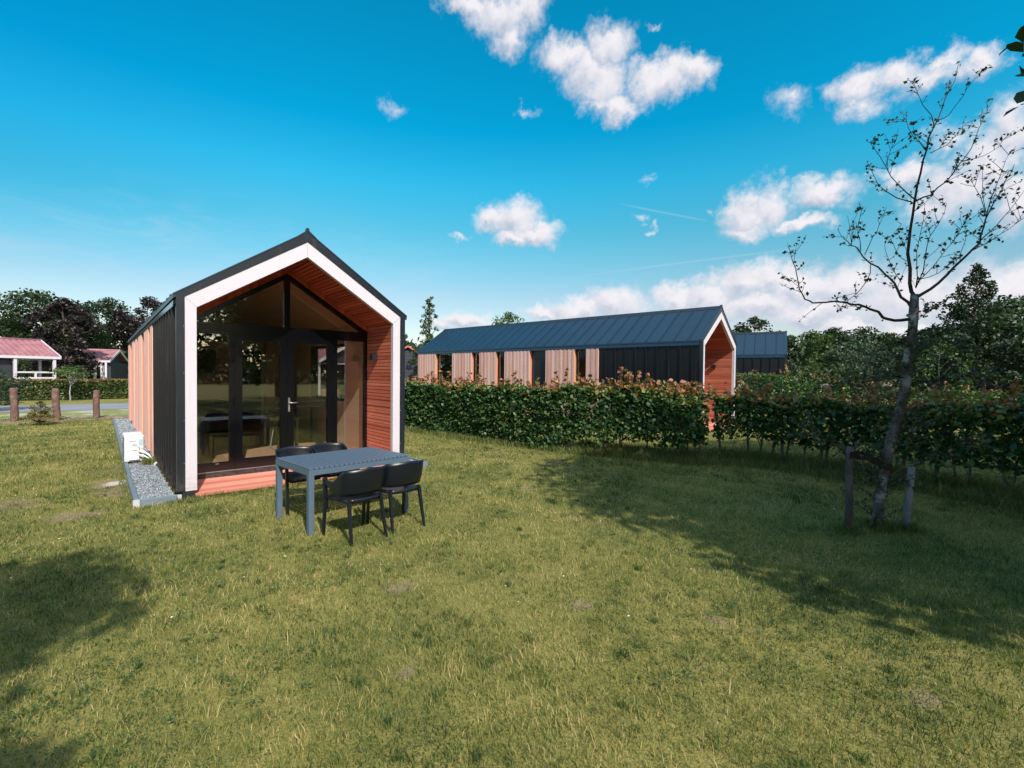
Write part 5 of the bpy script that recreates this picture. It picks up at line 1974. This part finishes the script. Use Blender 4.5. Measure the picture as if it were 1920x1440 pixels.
def ribbon(mb, pts, h_, th_=.006):
    for i in range(len(pts) - 1):
        a, b = Vector(pts[i]), Vector(pts[i + 1])
        d = (b - a).normalized(); nn = d.cross(Vector((0, 0, 1))).normalized() * th_
        z = Vector((0, 0, h_ / 2))
        mb.add([a - nn - z, b - nn - z, b + nn - z, a + nn - z, a - nn + z, b - nn + z, b + nn + z, a + nn + z],
               [(0, 3, 2, 1), (4, 5, 6, 7), (0, 1, 5, 4), (1, 2, 6, 5), (2, 3, 7, 6), (3, 0, 4, 7)])


zc = at(1662, 873, 5.5).z
xc = at(1662, 873, 5.5).x
ribbon(sp_, [(3.83, 5.33, .90), (3.86, 5.325, .905), (4.1, 5.40, .865), (xc - .05, 5.45, zc), (xc + .01, 5.455, zc - .01), (xc + .055, 5.49, zc - .01), (xc + .055, 5.55, zc), (xc, 5.60, zc + .01), (xc - .06, 5.55, zc + .01), (4.1, 5.43, .885), (3.90, 5.38, .915)], .075)
so = sp_.build('tree_strap', M['strap'])
tag(so, 'black rubber strap tying the apple trunk to the dark stake', 'strap')

# ------------------------------------------------------------------ grass blades on the near lawn


def in_poly_cab(x, y):
    u = (x - CO.x) * UX.x + (y - CO.y) * UX.y
    v = (x - CO.x) * VX.x + (y - CO.y) * VX.y
    return (u > -.47) & (u < W + .47) & (v > -.09) & (v < L + .2)


def blades(n, y0, y1, power, hmin, hmax, wid, rs, accept=None, spread=1.28):
    Y = y0 + (y1 - y0) * rs.uniform(0, 1, n) ** power
    X = rs.uniform(-1, 1, n) * (Y * spread + .6)
    k_ = ~in_poly_cab(X, Y)
    P = np.stack([X, Y, X * 0], 1)
    for (px_, py_, rx, ry, ro_) in PATCH:
        dx, dy = X - px_, Y - py_
        a = dx * math.cos(ro_) + dy * math.sin(ro_); b = -dx * math.sin(ro_) + dy * math.cos(ro_)
        k_ &= ((a / rx) ** 2 + (b / ry) ** 2 > rs.uniform(.5, 1.3, n))
    den = vnoise(P, 1.7, 41) + .6 * vnoise(P, 6, 42)
    k_ &= (den + rs.normal(0, .5, n)) > -1.05
    X, Y = X[k_], Y[k_]
    return X, Y


def grass_mesh(X, Y, H, Wd, rs, R_, lean=.55):
    n = len(X)
    a = rs.uniform(0, 2 * PI, n)
    la = rs.uniform(0, 2 * PI, n)
    ln = H * lean * rs.uniform(.2, 1.2, n)
    cx, cy = np.cos(a) * Wd / 2, np.sin(a) * Wd / 2
    lx, ly = np.cos(la) * ln, np.sin(la) * ln
    z0 = np.zeros(n)
    P0_ = np.stack([X - cx, Y - cy, z0 - .004], 1)
    P1_ = np.stack([X + cx, Y + cy, z0 - .004], 1)
    P2_ = np.stack([X + cx * .8 + lx * .35, Y + cy * .8 + ly * .35, H * .6], 1)
    P3_ = np.stack([X - cx * .8 + lx * .35, Y - cy * .8 + ly * .35, H * .6], 1)
    P4_ = np.stack([X + lx, Y + ly, H * rs.uniform(.8, 1.0, n)], 1)
    V = np.stack([P0_, P1_, P2_, P3_, P4_], 1).reshape(-1, 3)
    b = (np.arange(n) * 5)[:, None]
    F = np.concatenate([b + np.array([[0, 1, 2, 3]]), b + np.array([[3, 2, 4]])], 1).ravel()
    cnt = np.tile([4, 3], n)
    return V, F, cnt, np.repeat(R_, 2)


rs = np.random.default_rng(5)
parts = []
X, Y = blades(560000, 1.3, 17.5, 1.10, 0, 0, 0, rs)
P = np.stack([X, Y, X * 0], 1)
tuf = vnoise(P, 4.5, 43)
H_ = rs.gamma(4.2, .0070, len(X)).clip(.010, .075) * (1 + .36 * tuf)
H_ = np.where(rs.uniform(size=len(X)) < .02, H_ * 1.6, H_)
for (sx, sy, sr) in SOIL:
    H_ *= np.clip(np.hypot(X - sx, (Y - sy) * 1.3) / sr * .8 + .3 * vnoise(P, 14, 47), .35, 1)
big = vnoise(P, .9, 46)
Rv = np.clip(.415 + .13 * big + .17 * vnoise(P, 2.4, 44) + .17 * vnoise(P, 8, 45) + rs.normal(0, .20, len(X)), 0, 1)
w0 = .0022 + .00058 * Y
nt_ = 900
tx_ = rs.uniform(-1, 1, nt_); ty_ = 1.6 + 10 * rs.uniform(0, 1, nt_) ** 1.1
tx_ = tx_ * (ty_ * 1.2 + .5)
m_ = ~in_poly_cab(tx_, ty_)
tx_, ty_ = tx_[m_], ty_[m_]
rep = np.repeat(np.arange(len(tx_)), rs.integers(12, 34, len(tx_)))
sp0 = rs.uniform(.012, .04, len(tx_))[rep]
gx, gy = tx_[rep] + rs.normal(0, 1, len(rep)) * sp0, ty_[rep] + rs.normal(0, 1, len(rep)) * sp0
th0 = rs.uniform(.035, .085, len(tx_))[rep] * rs.uniform(.6, 1.1, len(rep))
tr0 = rs.uniform(.10, .62, len(tx_))[rep] + rs.normal(0, .07, len(rep))
parts.append(grass_mesh(gx, gy, th0, (.0026 + .0005 * gy) * rs.uniform(.8, 1.4, len(rep)), rs, np.clip(tr0, 0, 1), .75))
parts.append(grass_mesh(X, Y, H_, w0 * rs.uniform(.7, 1.4, len(X)), rs, Rv, .95))


def join(parts):
    V, F, C, A = [], [], [], []
    o = 0
    for v, f, c, a in parts:
        V.append(v); F.append(f + o); C.append(c); A.append(a)
        o += len(v)
    return np.concatenate(V), np.concatenate(F), np.concatenate(C), np.concatenate(A)


V, F, C, A = join(parts)
g = np_mesh('grass', V, C, F, M['grassb'], None, A)
tag(g, 'short mown grass of the lawn, green and straw coloured', 'grass', kind='stuff')

# rank grass and weeds under the hedges, round the stakes, along the deck
parts = []


def strip(line, n, wid, h0, h1, w0=.007):
    P = np.array(line)
    seg = np.linalg.norm(np.diff(P, axis=0), axis=1)
    cum = np.concatenate([[0], np.cumsum(seg)])
    s = rs.uniform(0, cum[-1], n)
    X = np.interp(s, cum, P[:, 0]) + rs.normal(0, wid, n)
    Y = np.interp(s, cum, P[:, 1]) + rs.normal(0, wid, n)
    m_ = vnoise(np.stack([X, Y, X * 0], 1), 4, 50) + rs.normal(0, .3, n) > -.5
    X, Y = X[m_], Y[m_]
    H_ = rs.uniform(h0, h1, len(X)) * (1 + .3 * vnoise(np.stack([X, Y, X * 0], 1), 6, 51))
    parts.append(grass_mesh(X, Y, H_, w0 * rs.uniform(.7, 1.4, len(X)), rs, np.clip(rs.normal(.45, .22, len(X)), 0, 1), .8))


strip([(p_[0], p_[1]) for p_ in back_off(FB, .05)], 15000, .14, .05, .20)
strip(cB, 7000, .2, .08, .34)
strip(cC, 16000, .24, .08, .34)
strip([(p_[0], p_[1]) for p_ in back_off(cC, -.65)], 7000, .15, .05, .22)
for c, n_, w_ in (((3.86, 5.37), 500, .07), ((4.32, 5.53), 700, .10), ((4.63, 5.5), 500, .07)):
    X = rs.normal(c[0], w_, n_); Y = rs.normal(c[1], w_, n_)
    parts.append(grass_mesh(X, Y, rs.uniform(.05, .15, n_), np.full(n_, .005), rs, np.clip(rs.normal(.35, .2, n_), 0, 1), .7))
a, b = cab(-.1, -.12), cab(W - .1, -.12)
strip([(a.x, a.y), (b.x, b.y)], 2600, .035, .03, .10, .005)
a, b = cab(-.50, .0), cab(-.52, 5)
strip([(a.x, a.y), (b.x, b.y)], 900, .04, .03, .09, .005)
a = cab(-.1, 2.95)
X = rs.normal(a.x, .05, 500); Y = rs.normal(a.y, .07, 500)
parts.append(grass_mesh(X, Y, rs.uniform(.12, .26, 500), np.full(500, .012), rs, np.clip(rs.normal(.5, .2, 500), 0, 1), .6))
V, F, C, A = join(parts)
g = np_mesh('tall_grass', V, C, F, M['tallg'], None, A)
tag(g, 'longer rank grass under the hedges and round the stakes', 'grass', kind='stuff')

# low broad-leaved weeds and clover in the turf
nr = 5200
cx_ = rs.uniform(-1, 1, nr)
cy_ = 1.6 + 12 * rs.uniform(0, 1, nr) ** 1.2
cx_ = cx_ * (cy_ * 1.25 + .5)
m_ = (~in_poly_cab(cx_, cy_)) & (vnoise(np.stack([cx_, cy_, cx_ * 0], 1), 1.3, 60) > -.1)
cx_, cy_ = cx_[m_], cy_[m_]
kk = rs.integers(5, 26, len(cx_))
rep = np.repeat(np.arange(len(cx_)), kk)
rad = rs.uniform(.02, .11, len(cx_))[rep]
ang = rs.uniform(0, 6.28, len(rep))
q = rad * np.sqrt(rs.uniform(0, 1, len(rep)))
pos = np.stack([cx_[rep] + q * np.cos(ang), cy_[rep] + q * np.sin(ang), rs.uniform(.012, .036, len(rep))], 1)
V, F, k_ = leaf_cloud(pos, rs.uniform(.006, .014, len(rep)) * (1 + .10 * pos[:, 1]), 1.6, 'hex', rs)
g = np_mesh('weeds', V, k_, F, M['light'], None, rs.uniform(.1, .8, len(rep)))
tag(g, 'low clover and broad leaved weeds in the lawn', 'weeds', kind='stuff')

# daisies
parts = []
n_ = 120
X = rs.uniform(-9, 5, n_); Y = rs.uniform(2.2, 13, n_)
m_ = ~in_poly_cab(X, Y)
X, Y = X[m_], Y[m_]
pos = np.stack([X, Y, np.full(len(X), .045)], 1)
V, F, k_ = leaf_cloud(pos, rs.uniform(.012, .022, len(X)), 4, 'hex', rs)
g = np_mesh('daisies', V, k_, F, M['daisy'], None, rs.uniform(0, 1, len(X)))
tag(g, 'tiny white daisies scattered over the lawn', 'flowers', kind='stuff')
